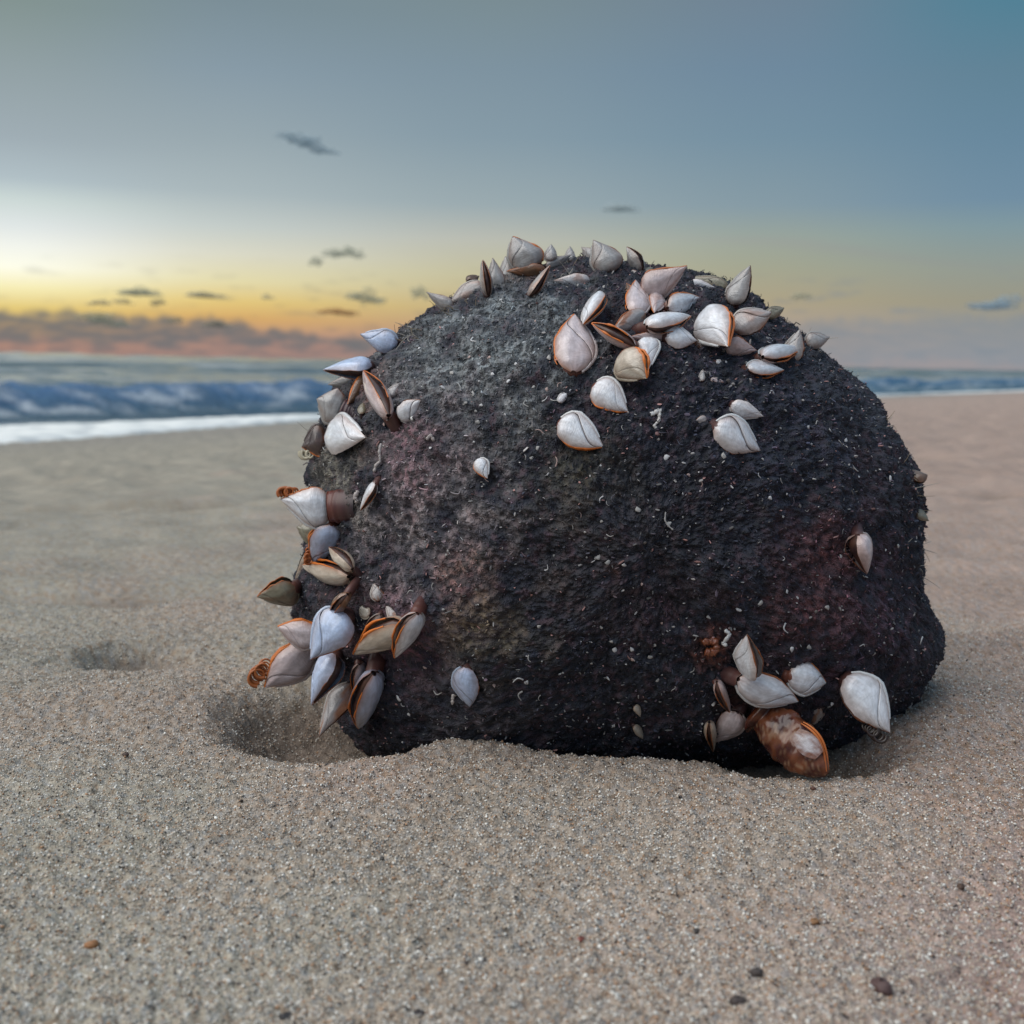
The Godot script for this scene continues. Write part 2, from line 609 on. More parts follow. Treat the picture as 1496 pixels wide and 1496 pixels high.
func build_sea() -> void:
	var s_list := PackedFloat32Array()
	var s := 7.6
	while s < 13.0:
		s_list.append(s)
		s += 0.06
	while s < 9000.0:
		s_list.append(s)
		s *= 1.012 if s < 120.0 else 1.05
	var nu := 420
	var P := PackedVector3Array()
	var C := PackedColorArray()
	P.resize(s_list.size() * nu)
	C.resize(P.size())
	var k := 0
	for j in s_list.size():
		s = s_list[j]
		for i in nu:
			var u := float(i) / (nu - 1) * 2.0 - 1.0
			var t := 6.0 + (34.0 + 25.0 * s if u > 0.0 else 16.0 + 2.0 * s) * sinh(5.0 * u) / sinh(5.0)
			var w1 := n_big.get_noise_2d(t * 3.0, 4.0)
			var h := 0.0
			var s0 := 11.3 + 0.35 * w1
			var body := wave_top(s, t, s0, 0.45, 1.4)
			if s < 40.0:
				h += 0.36 * (0.92 + 0.16 * n_mid.get_noise_2d(t * 2.6, 8.0) + 0.10 * n_mid.get_noise_2d(t * 9.0, s * 3.0)) * body
			# swells further out, each a long ridge parallel to the shore
			var far_wave := 0.0
			for q in [[24.0, 0.16, 2.0], [38.0, 0.30, 3.0], [50.0, 0.34, 3.5], [64.0, 0.5, 4.0], [84.0, 0.5, 5.0], [112.0, 0.65, 6.5], [150.0, 0.75, 8.0], [205.0, 0.85, 11.0], [290.0, 1.0, 16.0], [420.0, 1.2, 22.0], [640.0, 1.5, 34.0]]:
				if absf(s - q[0]) < q[2] * 5.0:
					var amp: float = q[1] * (0.75 + 0.9 * n_big.get_noise_2d(t * 20.0 / q[0] + q[0], q[0]))
					far_wave += amp * wave_top(s, t, q[0] + q[2] * 1.5 * n_big.get_noise_2d(t * 0.6, q[0] * 3.0), q[2] * 0.6, q[2])
			h += far_wave
			var fade := smooth(400.0, 40.0, s)
			h += 0.055 * fade * n_mid.get_noise_2d(s * 9.0, t * 4.0) * smooth(9.5, 12.0, s)
			var froth := n_fine.get_noise_2d(s * 3.0, t * 2.2)
			var froth2 := n_mid.get_noise_2d(s * 20.0, t * 15.0)
			h += 0.05 * froth2 * body + 0.06 * n_mid.get_noise_2d(s * 7.0, t * 4.5) * body
			# the swash: a thin sheet of foam that runs up the sand
			var edge := SHORE + shore_bend(t) + 0.12 * n_mid.get_noise_2d(t * 1.6, 60.0) + 0.25 * n_big.get_noise_2d(t * 1.8, 90.0)
			h += lerpf(-0.09, 0.012, smooth(edge - 0.25, edge + 0.12, s)) if s < edge + 0.2 else 0.012
			P[k] = Vector3(SEAWARD.x * s + ALONG.x * t, SEA_LEVEL + h, -(SEAWARD.y * s + ALONG.y * t))
			var water := Color(0.035, 0.075, 0.105).lerp(Color(0.05, 0.12, 0.235), body)
			var foam := 0.6 * smooth(10.45, 10.0, s + 0.12 * froth2 + 0.1 * w1) * (0.92 + 0.1 * froth)
			var face := body * (1.0 - body) * 4.0 * (1.0 if s < s0 else 0.25)
			foam = maxf(foam, (0.07 + 0.40 * face) * smooth(-0.25, 0.6, froth2 + 0.5 * froth + 0.3 * n_mid.get_noise_2d(s * 5.0, t * 4.0)) * smooth(0.03, 0.2, body))
			foam = maxf(foam, smooth(s0 + 0.2, s0 + 0.7, s) * smooth(30.0, 16.0, s) * 0.62 * smooth(-0.45, 0.25, n_mid.get_noise_2d(s * 2.2, t * 0.9) + 0.3 * froth2))
			foam = maxf(foam, smooth(25.0, 40.0, s) * smooth(0.2, 0.5, n_mid.get_noise_2d(s * 1.1, t * 0.35)) * smooth(150.0, 70.0, s) * 0.4)
			C[k] = water.lerp(Color(0.80, 0.80, 0.79), clampf(foam, 0.0, 1.0))
			k += 1
	var acc := Acc.new()
	acc.grid(nu, s_list.size(), P, C)
	var o := obj("sea", acc.mesh(), M.water, self)
	o.set_meta("kind", "structure")
	o.set_meta("label", "blue sea with a breaking wave rolling in")
	build_foam()


func build_foam() -> void:
	# the spent wave: a bright sheet of froth that slides up the wet sand
	var nu := 420
	var nv := 46
	var P := PackedVector3Array()
	var C := PackedColorArray()
	P.resize(nu * nv)
	C.resize(nu * nv)
	var k := 0
	for j in nv:
		var f := float(j) / (nv - 1)
		for i in nu:
			var u := float(i) / (nu - 1) * 2.0 - 1.0
			var t := 6.0 + (240.0 if u > 0.0 else 34.0) * sinh(5.0 * u) / sinh(5.0)
			var near := SHORE + shore_bend(t) + 0.10 * n_mid.get_noise_2d(t * 1.6, 60.0) + 0.22 * n_big.get_noise_2d(t * 1.8, 90.0)
			var far := maxf(near + 0.25, 9.9 + 0.16 * n_mid.get_noise_2d(t * 5.0, 20.0) + 0.1 * n_big.get_noise_2d(t * 3.0, 4.0))
			var s := lerpf(near, far, f)
			var x := SEAWARD.x * s + ALONG.x * t
			var z := -(SEAWARD.y * s + ALONG.y * t)
			var fr := n_mid.get_noise_2d(s * 26.0, t * 18.0)
			var thick := (0.012 + 0.018 * (0.5 + fr)) * smooth(0.0, 0.12, f) * smooth(1.0, 0.85, f)
			P[k] = Vector3(x, maxf(sand_height(x, z), SEA_LEVEL + 0.012) + thick + 0.004 - 0.05 * smooth(0.97, 1.0, f) - 0.02 * smooth(0.03, 0.0, f), z)
			C[k] = Color(0.55, 0.56, 0.55).lerp(Color(0.90, 0.875, 0.82), smooth(-0.5, 0.1, fr + 0.5 * n_fine.get_noise_2d(s * 9.0, t * 6.0)))
			k += 1
	var acc := Acc.new()
	acc.grid(nu, nv, P, C)
	var o := obj("sea_foam", acc.mesh(), M.foam, self)
	o.set_meta("kind", "structure")
	o.set_meta("label", "narrow white band of foam along the edge of the sand")


func cloud(px: float, py: float, w: float, h: float, col: Color, label: String, tilt := 0.0) -> void:
	var dist := 3200.0
	var d := ray(px, py)
	var c := EYE + d * dist
	var right := Vector3.UP.cross(-d).normalized()
	var k := dist / F
	h *= 1.5
	var o := thing("cloud", label, "cloud", Transform3D(Basis(right, Vector3.UP, right.cross(Vector3.UP)), c), "small dark clouds above the sea horizon")
	var acc := Acc.new()
	var count := int(clampf(w / h * 5.0, 10, 26))
	var lean := rng.randf_range(-0.35, 0.35)
	for q in count:
		var f := (q + rng.randf()) / count * 2.0 - 1.0
		var size := (1.0 - 0.65 * absf(f - lean) ** 1.5) * rng.randf_range(0.45, 1.0)
		var ax := Vector3(w * rng.randf_range(0.07, 0.20), h * 0.36 * size, h * 0.6 * size) * k
		var mid := Vector3(f * w * 0.42, f * w * 0.42 * tilt + h * (0.4 * size - 0.3 + rng.randfn() * 0.10), rng.randf_range(-0.5, 0.5) * h) * k
		var P := PackedVector3Array()
		var C := PackedColorArray()
		for jj in 11:
			for ii in 16:
				var a := TAU * ii / 16.0
				var b := PI * jj / 10.0
				var e := Vector3(cos(a) * sin(b), cos(b), sin(a) * sin(b))
				var bump := 1.0 + 0.8 * n_mid.get_noise_3dv(e * 9.0 + mid * 0.13) + 0.4 * n_fine.get_noise_3dv(e * 9.0 + mid)
				P.append(mid + e * ax * bump)
				C.append(col)
		acc.grid(16, 11, P, C, true)
	obj("cloud_mass", acc.mesh(), M.cloud, o)


func build_clouds() -> void:
	var dark := Color(0.58, 0.58, 0.45)
	var blue := Color(0.52, 0.62, 0.66)
	cloud(442, 204, 72, 17, blue, "highest dark cloud streak left of the float, slanting down", -0.22)
	cloud(487, 222, 22, 7, blue, "tiny cloud wisp just below the highest dark cloud")
	cloud(502, 368, 60, 12, dark, "flat dark cloud beside a smaller round one, left of the float")
	cloud(461, 381, 24, 11, dark, "small round dark cloud tucked under the flat one")
	cloud(908, 303, 52, 9, Color(0.66, 0.72, 0.70), "faint grey cloud directly above the top of the float")
	cloud(203, 427, 62, 9, dark, "flat dark cloud over the yellow glow, topmost of the left cluster")
	cloud(182, 440, 30, 8, Color(0.62, 0.56, 0.40), "small cloud puff under the topmost cloud of the left cluster")
	cloud(232, 441, 26, 8, Color(0.62, 0.56, 0.40), "small cloud puff at the right end of the left cluster")
	cloud(146, 442, 34, 6, Color(0.75, 0.64, 0.42), "thin pale cloud streak at the left end of the left cluster")
	cloud(305, 431, 58, 7, Color(0.8, 0.7, 0.48), "faint flat cloud streak alone in the yellow glow")
	cloud(537, 435, 60, 13, dark, "thick dark cloud in the yellow sky nearest the float's left side", -0.12)
	cloud(614, 428, 34, 14, Color(0.62, 0.6, 0.45), "dark cloud peeping out behind the float's upper left barnacles", -0.2)
	cloud(490, 455, 62, 7, Color(0.85, 0.5, 0.24), "orange tinged cloud streak low in the yellow sky", -0.08)
	cloud(145, 464, 66, 15, dark, "dark cloud rising from the grey bank at far left", -0.2)
	cloud(254, 467, 28, 10, Color(0.6, 0.54, 0.4), "little dark puff standing on the grey cloud bank")
	cloud(318, 473, 46, 8, Color(0.62, 0.54, 0.42), "low dark streak along the top of the grey bank")
	cloud(392, 434, 22, 6, Color(0.8, 0.7, 0.48), "very small pale cloud between the faint streak and the thick cloud")
	cloud(1450, 442, 62, 17, Color(0.36, 0.50, 0.60), "blue grey cloud in the sky right of the float")
	cloud(1172, 432, 36, 8, Color(0.66, 0.62, 0.46), "faint small cloud above the float's right shoulder")


# ---------------------------------------------------------------- the float
func on_float(px: float, py: float) -> Vector3:
	return EYE + ray(px, py) * float_hit(px, py)


func build_float() -> void:
	var grey := Color(0.31, 0.325, 0.32)
	for q in [
		[640, 560, 190, grey, 0.75], [720, 470, 150, Color(0.28, 0.315, 0.33), 0.75], [600, 780, 170, Color(0.34, 0.285, 0.285), 0.85], [500, 690, 90, Color(0.24, 0.22, 0.17), 0.75],
		[600, 640, 95, Color(0.22, 0.095, 0.12), 0.8], [590, 930, 90, Color(0.17, 0.055, 0.085), 0.8], [670, 850, 70, Color(0.24, 0.11, 0.10), 0.8], [700, 925, 80, Color(0.19, 0.155, 0.085), 0.7],
		[850, 690, 70, Color(0.09, 0.085, 0.045), 0.6], [840, 830, 80, Color(0.10, 0.075, 0.07), 0.6], [905, 832, 22, Color(0.25, 0.11, 0.07), 0.8], [1210, 800, 80, Color(0.24, 0.095, 0.09), 0.8],
		[1190, 880, 100, Color(0.20, 0.07, 0.065), 0.8], [1040, 940, 40, Color(0.25, 0.075, 0.04), 0.8], [960, 890, 60, Color(0.08, 0.035, 0.05), 0.6], [1270, 900, 120, Color(0.11, 0.055, 0.08), 0.75],
		[1270, 680, 60, Color(0.11, 0.06, 0.065), 0.6], [1150, 620, 230, Color(0.030, 0.038, 0.065), 0.6], [1230, 560, 130, Color(0.055, 0.062, 0.075), 0.7], [950, 800, 160, Color(0.040, 0.032, 0.034), 0.5],
		[680, 1030, 100, Color(0.15, 0.13, 0.14), 0.65], [520, 850, 60, Color(0.05, 0.045, 0.06), 0.6], [955, 465, 62, Color(0.11, 0.045, 0.04), 0.8], [505, 885, 70, Color(0.10, 0.035, 0.03), 0.8], [545, 560, 55, Color(0.13, 0.05, 0.04), 0.8], [1110, 1030, 60, Color(0.10, 0.035, 0.025), 0.7], [760, 410, 60, Color(0.12, 0.07, 0.05), 0.6],
	]:
		patches.append([on_float(q[0], q[1]), q[2] * 0.5 / F, q[3], q[4]])
	var o := thing("encrusted_float", "large dark rounded float crusted with weed, lying half sunk in the sand", "float", Transform3D(Basis(), CENTRE))
	var nu := 760
	var nv := 330
	var P := PackedVector3Array()
	var C := PackedColorArray()
	P.resize(nu * nv)
	C.resize(nu * nv)
	var k := 0
	for j in nv:
		var f := float(j) / (nv - 1)
		var ph := 0.0005 + 1.75 * f / 0.86 if f < 0.86 else lerpf(1.7505, PI - 0.0005, (f - 0.86) / 0.14)
		for i in nu:
			var p := float_point(TAU * i / nu, ph)
			C[k] = float_tint(p)
			P[k] = p + float_normal(p) * rough_at(p) - CENTRE
			k += 1
	var acc := Acc.new()
	acc.grid(nu, nv, P, C, true)
	obj("crust", acc.mesh(), M.crust, o)

	# weed and hydroid fuzz
	for v in 4:
		var a := Acc.new()
		var path := PackedVector3Array()
		var rad := PackedFloat32Array()
		for q in 5:
			var f := q / 4.0
			path.append(Vector3(0.4 * sin(f * (2.4 + v * 0.9)) + 0.16 * sin(f * 6.0 + v), f * (1.0 - 0.3 * f), 0.22 * (1.0 - cos(f * (2.6 - v * 0.3)))))
			rad.append(lerpf(0.085, 0.05, f))
		a.tube(path, rad, 3, Color.WHITE, Color.WHITE)
		var mm := MultiMesh.new()
		mm.transform_format = MultiMesh.TRANSFORM_3D
		mm.use_colors = true
		mm.mesh = a.mesh()
		var where := []
		var tint := []
		for q in 8000:
			var e := Vector3(rng.randfn(), rng.randfn(), rng.randfn() + 0.35).normalized()
			var p := float_point(atan2(e.y, e.x), acos(e.z))
			if p.y < 0.012:
				continue
			var nrm := float_normal(p)
			var col := float_tint(p)
			var lum := col.get_luminance()
			var want := 0.16 + smooth(0.035, 0.12, lum) + smooth(0.5, 0.9, nrm.y) * 0.4 + smooth(0.25, -0.05, nrm.z) * 0.35
			if rng.randf() > want:
				continue
			p += nrm * (rough_at(p) - 0.0003)
			var lean := (nrm + Vector3(rng.randfn(), rng.randfn(), rng.randfn()) * 0.8).normalized()
			var side := lean.cross(Vector3(rng.randfn(), rng.randfn(), rng.randfn())).normalized()
			var l := rng.randf_range(0.0013, 0.0032) * (1.6 if rng.randf() < 0.08 else 1.0)
			var b := Basis(side, lean, side.cross(lean)).scaled_local(Vector3(l, l, l))
			where.append(Transform3D(b, p - CENTRE))
			var g := 0.5 + 2.2 * rng.randf() ** 2
			if rng.randf() < 0.16:
				g *= 2.4
			tint.append(Color(minf(col.r * g + 0.008, 0.5), minf(col.g * g + 0.008, 0.5), minf(col.b * g + 0.008, 0.5)))
		mm.instance_count = where.size()
		for q in where.size():
			mm.set_instance_transform(q, where[q])
			mm.set_instance_color(q, tint[q])
		var mi := MultiMeshInstance3D.new()
		mi.name = "weed_fuzz" if v == 0 else "weed_fuzz_%03d" % v
		mi.multimesh = mm
		mi.material_override = M.fuzz
		mi.set_meta("kind", "stuff")
		o.add_child(mi, true)

	# pale shell flecks and tiny tubes, each its own piece
	var shapes := []
	for v in 6:
		var a := Acc.new()
		if v < 4:
			var Q := PackedVector3Array()
			for j in 7:
				for i in 8:
					var al := TAU * i / 8.0
					var s := j / 6.0
					var rr := sin(PI * pow(s, 0.7)) * (0.34 + 0.1 * sin(al * 2.0 + v))
					Q.append(Vector3(cos(al) * rr, s - 0.4, sin(al) * rr * 0.55) + Vector3(0.1 * sin(s * 4.0 + v), 0, 0))
			a.grid(8, 7, Q, PackedColorArray(), true)
		else:
			var path := PackedVector3Array()
			var rad := PackedFloat32Array()
			for j in 7:
				var s := j / 6.0
				path.append(Vector3(0.4 * sin(s * (2.6 + v - 4)), s * 1.4 - 0.7, 0.16 * sin(s * PI)))
				rad.append(0.13 - 0.06 * s)
			a.tube(path, rad, 5, Color.WHITE, Color.WHITE)
		shapes.append(a.mesh())
	var tones := []
	for q in [Color(0.55, 0.54, 0.54), Color(0.38, 0.36, 0.34), Color(0.42, 0.30, 0.27), Color(0.26, 0.25, 0.24)]:
		var m := StandardMaterial3D.new()
		m.resource_name = "fleck"
		m.albedo_color = (q as Color).linear_to_srgb()
		m.roughness = 0.55
		tones.append(m)
	var spots := [[1118, 728, 4], [1090, 655, 4], [1050, 670, 5], [874, 812, 5], [891, 779, 4], [975, 765, 6], [932, 745, 5], [880, 730, 4], [785, 655, 4], [745, 560, 4], [720, 548, 4], [797, 585, 4], [1240, 685, 5], [1185, 700, 4], [1295, 700, 6], [1300, 795, 5], [1110, 880, 5], [1205, 885, 5], [1145, 915, 6], [788, 915, 4], [697, 950, 3], [770, 997, 5], [757, 993, 6], [762, 1015, 6], [790, 1018, 4], [888, 990, 5], [922, 946, 5], [950, 958, 5], [640, 1010, 6], [588, 1015, 7], [600, 1040, 4], [1275, 955, 5], [700, 505, 6], [806, 530, 5], [660, 545, 5], [755, 535, 4], [690, 575, 5], [1230, 655, 5], [1120, 580, 5], [1190, 620, 5]]
	for q in 285:
		var p := Vector3.ZERO
		var l := 0.0
		if q < spots.size():
			p = on_float(spots[q][0], spots[q][1])
			l = spots[q][2] * 0.00056
		else:
			var e := Vector3(rng.randfn(), rng.randfn(), absf(rng.randfn()) + 0.5).normalized()
			p = float_point(atan2(e.y, e.x), acos(e.z))
			if p.y < 0.008:
				continue
			l = rng.randf_range(0.0011, 0.0024) * (1.35 if rng.randf() < 0.12 else 1.0)
		var nrm := float_normal(p)
		p += nrm * (rough_at(p) + 0.0006)
		var lie := (nrm.cross(Vector3(rng.randfn(), rng.randfn(), rng.randfn())) + nrm * rng.randf_range(0.0, 0.5)).normalized()
		var side := lie.cross(nrm).normalized()
		var mi := obj("shell_fleck", shapes[rng.randi() % 6], tones[[0, 1, 1, 2, 3, 3][rng.randi() % 6]] if q >= spots.size() else tones[rng.randi() % 2], o)
		mi.transform = Transform3D(Basis(side, lie, side.cross(lie)).scaled_local(Vector3.ONE * l), p - CENTRE)

	var grit := MultiMesh.new()
	grit.transform_format = MultiMesh.TRANSFORM_3D
	grit.use_colors = true
	grit.mesh = lump(77, 5, 4)
	var put := []
	var hue := []
	for q in 15000:
		var e := Vector3(rng.randfn(), rng.randfn(), absf(rng.randfn()) + 0.02).normalized()
		var p := float_point(atan2(e.y, e.x), acos(e.z))
		var nrm := float_normal(p)
		p += nrm * (rough_at(p) + 0.0003)
		var size := rng.randf_range(0.0006, 0.0013) * (1.6 if rng.randf() < 0.08 else 1.0)
		put.append(Transform3D(Basis.from_euler(Vector3(rng.randf() * 6.0, rng.randf() * 6.0, rng.randf() * 6.0)).scaled_local(Vector3(rng.randf_range(0.5, 1.0), rng.randf_range(1.0, 3.4), 0.5) * size), p - CENTRE))
		var v := 0.10 + 0.5 * rng.randf() ** 2.4
		if rng.randf() < 0.7:
			var tc := float_tint(p)
			var tg := rng.randf_range(0.7, 3.4)
			hue.append(Color(minf(tc.r * tg, 0.5), minf(tc.g * tg, 0.5), minf(tc.b * tg, 0.5)))
		else:
			hue.append(Color(v, v * 0.95, v * 0.93) if rng.randf() < 0.75 else Color(v * 1.1, v * 0.6, v * 0.55))
	grit.instance_count = put.size()
	for q in put.size():
		grit.set_instance_transform(q, put[q])
		grit.set_instance_color(q, hue[q])
	var gm := MultiMeshInstance3D.new()
	gm.name = "shell_grit"
	gm.multimesh = grit
	gm.material_override = M.fuzz
	gm.set_meta("kind", "stuff")
	o.add_child(gm, true)

	# long hairs that stand out against the sand and the sky
	var hairs := Acc.new()
	for q in 90:
		var e := [[600, 484], [612, 478], [590, 492], [1330, 690], [1336, 720], [1340, 745], [1338, 800], [1300, 625], [1180, 500], [470, 645], [458, 700], [690, 440], [830, 405], [1335, 830], [660, 452]][q % 15] as Array
		var px: float = e[0] + rng.randfn() * 7.0
		var py: float = e[1] + rng.randfn() * 9.0
		var hit := float_hit(px, py)
		if hit < 0.0:
			continue
		var p := EYE + ray(px, py) * hit
		var nrm := float_normal(p)
		nrm.z *= 0.3
		nrm = (nrm + Vector3(rng.randfn(), rng.randfn(), rng.randfn()) * 0.3).normalized()
		var bend := Vector3(rng.randfn(), rng.randfn() - 0.6, rng.randfn()) * 0.7
		var l := rng.randf_range(0.004, 0.011)
		var path := PackedVector3Array()
		var rad := PackedFloat32Array()
		for j in 6:
			var f := j / 5.0
			path.append(p - CENTRE + (nrm * f + bend * f * f * 0.6) * l)
			rad.append(lerpf(0.00022, 0.0001, f))
		var col := Color(0.22, 0.17, 0.11) if rng.randf() < 0.6 else Color(0.4, 0.36, 0.3)
		hairs.tube(path, rad, 4, col, col)
	obj("weed_hair", hairs.mesh(), M.fuzz, o).set_meta("kind", "stuff")


# ---------------------------------------------------------------- goose barnacles
const TONES := {
	"white": Color(0.86, 0.88, 0.93), "blue": Color(0.58, 0.69, 0.92), "cream": Color(0.66, 0.59, 0.49), "pink": Color(0.70, 0.60, 0.61), "grey": Color(0.42, 0.41, 0.41),  # grey has the crest's backlit shade painted in, blue the reflected sky colour
	"brown": Color(0.20, 0.115, 0.07), "dark": Color(0.09, 0.06, 0.055), "worn": Color(0.50, 0.46, 0.45), "olive": Color(0.28, 0.26, 0.19),
}
const ORANGE := Color(0.64, 0.17, 0.025)
const UMBER := Color(0.10, 0.045, 0.03)


func width_at(g: Dictionary, s: float) -> float:
	var k: float = g.peak
	if s < k:
		return 0.14 + 0.86 * sqrt(maxf(0.0, 1.0 - (1.0 - s / k) ** 2))
	return maxf(0.0, 1.0 - pow((s - k) / (1.0 - k), g.sharp))


func shell_point(g: Dictionary, s: float, q: float, side: float, inset := 1.0, lift := 0.0) -> Vector3:
	var f := width_at(g, s)
	var aq := absf(q)
	var bx: float = g.bend * g.w * pow(maxf(0.0, (s - 0.3) / 0.7), 1.4)
	var rag: float = 1.0 + 0.07 * n_mid.get_noise_2d(s * 24.0 + g.seed, q * 5.0) + 0.035 * n_fine.get_noise_2d(s * 40.0, g.seed)
	var x: float = g.w * 0.5 * q * f * rag * inset + bx
	var open := (1.0 + q) * 0.5
	var z: float = g.th * pow(maxf(f, 0.0), 0.75) * pow(maxf(0.0, 1.0 - pow(aq, 2.4)), 0.72) * inset
	z *= 1.0 + 0.18 * n_mid.get_noise_2d(s * 9.0 + g.seed * 3.0, q * 4.0)
	z += g.th * 0.22 * maxf(0.0, 1.0 - absf(q - 0.42 + 0.3 * s) / 0.4) * f * inset * (1.0 - aq)
	z += 0.018 * g.w * inset + g.gape * g.w * open * open * f * inset + lift
	return Vector3(x, g.l * s + 0.05 * g.l * (1.0 - q * q) * (0.4 - s) * 0.4, z * side)


func plate(acc: Acc, g: Dictionary, side: float, part: int) -> void:
	# part 0: the scutum, by the opening; part 1: the tergum, by the tip
	var nu := 9
	var nv := 18 if part == 0 else 13
	var P := PackedVector3Array()
	var C := PackedColorArray()
	var base: Color = g.tone
	for j in nv:
		var s := lerpf(0.0, 0.985, float(j) / (nv - 1)) if part == 0 else lerpf(g.cut + 0.01, 1.0, float(j) / (nv - 1))
		var qs := lerpf(-0.93, 0.93, smooth(g.cut, 0.97, s))
		var slim := 0.008 + 0.016 * float(g.seam)
		var q0 := qs + slim if part == 0 else -0.98
		var q1 := 0.99 if part == 0 else qs - slim
		q0 = minf(q0, 0.985)
		q1 = maxf(q1, -0.975)
		for i in nu:
			var f := float(i) / (nu - 1)
			var q := lerpf(q0, q1, f)
			var near_cut := f if part == 0 else 1.0 - f
			var dip: float = -g.th * (0.03 + 0.08 * g.seam) * smooth(0.16, 0.0, near_cut)
			P.append(shell_point(g, s, q, side, 1.0, dip))
			var ring := 1.0 + 0.05 * sin(s * 42.0 + q * 3.0 + g.seed) + 0.12 * n_mid.get_noise_2d(s * 16.0 + g.seed, q * 8.0)
			var c := Color(base.r * ring, base.g * ring, base.b * ring)
			c = c.lerp(Color(base.r * 0.80, base.g * 0.66, base.b * 0.58), 0.75 * smooth(0.35, 1.0, absf(q)) + 0.3 * smooth(0.6, 1.0, s))
			var stain: float = smooth(0.84, 1.0, q) * 0.7 * g.rim + smooth(0.10, 0.0, s) * 0.35 + smooth(-0.8, -1.0, q) * 0.2
			stain += g.dirt * smooth(0.05, 0.4, n_mid.get_noise_2d(s * 11.0 + g.seed * 7.0, q * 6.0 + 30.0))
			c = c.lerp(Color(0.40, 0.15, 0.06), clampf(stain, 0.0, 0.85))
			if near_cut < 0.07:
				c = c.lerp(Color(0.16, 0.11, 0.10), 0.7 * g.seam)
			C.append(c)
	acc.grid(nu, nv, P, C)


func barnacle(label: String, bx: float, by: float, tx: float, ty: float, w: float, turn: float, o := {}) -> Node3D:
	tx = bx + (tx - bx) * 1.06
	ty = by + (ty - by) * 1.06
	var t1 := float_hit(bx, by)
	var t2 := float_hit(tx, ty)
	var deep: float = o.get("deep", 0.0)
	if t1 < 0.0:
		t1 = t2 if t2 > 0.0 else 0.575
	if t2 < 0.0:
		t2 = t1 + float(o.get("away", 0.004))
	var edge := absf(sin(deg_to_rad(turn)))
	var scale := t1 / F
	var wide := w * scale * 1.13
	var long := Vector2(tx - bx, ty - by).length() * scale
	var g := {"seed": rng.randf() * 100.0, "peak": o.get("peak", rng.randf_range(0.28, 0.46)), "sharp": o.get("sharp", rng.randf_range(1.1, 1.75)), "rim": o.get("rim", 0.6), "dirt": o.get("dirt", 0.12), "gape": o.get("gape", rng.randf_range(0.03, 0.075)), "bend": o.get("bend", rng.randf_range(0.1, 0.28)), "seam": o.get("seam", rng.randf_range(0.15, 0.6)), "cut": o.get("cut", rng.randf_range(0.24, 0.36)), "tone": TONES[o.get("tone", "white")]}
	if edge > 0.55:
		g.w = maxf(long * 0.6, wide)
		g.th = wide * 0.36
		g.gape = o.get("gape", 0.1)
	else:
		g.w = wide / absf(cos(deg_to_rad(turn)))
		g.th = minf(long, g.w) * 0.24
	var off: float = (g.th + edge * g.w * 0.32) * 0.9 + 0.0012 + o.get("lift", 0.0) - deep
	var a := EYE + ray(bx, by) * (t1 - off)
	var b: Vector3 = EYE + ray(tx, ty) * (t2 - off - float(o.get("tip_lift", 0.0)))
	g.l = a.distance_to(b)
	var u := (b - a).normalized()
	var c := (EYE - a).normalized()
	c = (c - u * c.dot(u)).normalized()
	var r := u.cross(c)
	var v := r * cos(deg_to_rad(turn)) + c * sin(deg_to_rad(turn))
	var frame := Basis(v, u, v.cross(u))
	var node := thing(o.get("called", "goose_barnacle"), label, "barnacle", Transform3D(frame, a), "goose barnacles on the float")
	# the two valves, each of two plates
	for side in [1.0, -1.0]:
		var acc := Acc.new()
		plate(acc, g, side, 0)
		obj("scutum_plate", acc.mesh(), M.shell, node)
		acc = Acc.new()
		plate(acc, g, side, 1)
		obj("tergum_plate", acc.mesh(), M.shell, node)
	# keel plate along the back
	var keel := Acc.new()
	var path := PackedVector3Array()
	var rad := PackedFloat32Array()
	for j in 11:
		var s := lerpf(0.02, 0.86, j / 10.0)
		var p := shell_point(g, s, -0.97, 1.0)
		path.append(Vector3(p.x, p.y, 0))
		rad.append(g.w * 0.055 * (1.0 - 0.6 * absf(j / 5.0 - 1.0) ** 2) + 0.0002)
	var kc: Color = g.tone
	keel.tube(path, rad, 6, Color(kc.r * 0.85, kc.g * 0.82, kc.b * 0.76), Color(kc.r * 0.9, kc.g * 0.88, kc.b * 0.85))
	obj("keel_plate", keel.mesh(), M.shell, node)
	# dark body inside, seen in the opening and the seams
	var inner := Acc.new()
	var P := PackedVector3Array()
	var C := PackedColorArray()
	for j in 12:
		var s := lerpf(0.0, 0.95, j / 11.0)
		for i in 14:
			var al := TAU * i / 14.0
			var q := 0.86 * cos(al)
			var pt := shell_point(g, s, clampf(q, -0.9, 0.86), 1.0, 0.94)
			P.append(Vector3(pt.x, pt.y, pt.z * sin(al) * 0.96))
			C.append(UMBER.lerp(Color(0.03, 0.018, 0.02), n_mid.get_noise_2d(s * 20.0, al * 4.0) + 0.5))
	inner.grid(14, 12, P, C, true)
	obj("mantle", inner.mesh(), M.flesh, node)
	# coloured lip along each side of the opening
	if g.rim > 0.05:
		var lip := Acc.new()
		for side in [1.0, -1.0]:
			path = PackedVector3Array()
			rad = PackedFloat32Array()
			for j in 14:
				var s := lerpf(0.16, 0.985, j / 13.0)
				var p := shell_point(g, s, 0.985, side)
				path.append(p + Vector3(-0.006 * g.w, 0, -0.012 * g.w * side))
				rad.append(g.w * (0.012 + 0.026 * float(g.rim)) * (1.0 + 0.9 * n_mid.get_noise_2d(s * 25.0, g.seed)) * (1.0 - 0.5 * absf(s * 2.0 - 1.1)))
			lip.tube(path, rad, 5, ORANGE.lerp(UMBER, 1.0 - g.rim), ORANGE.lerp(UMBER, (1.0 - g.rim) * 0.8))
		obj("mantle_lip", lip.mesh(), M.rim, node)
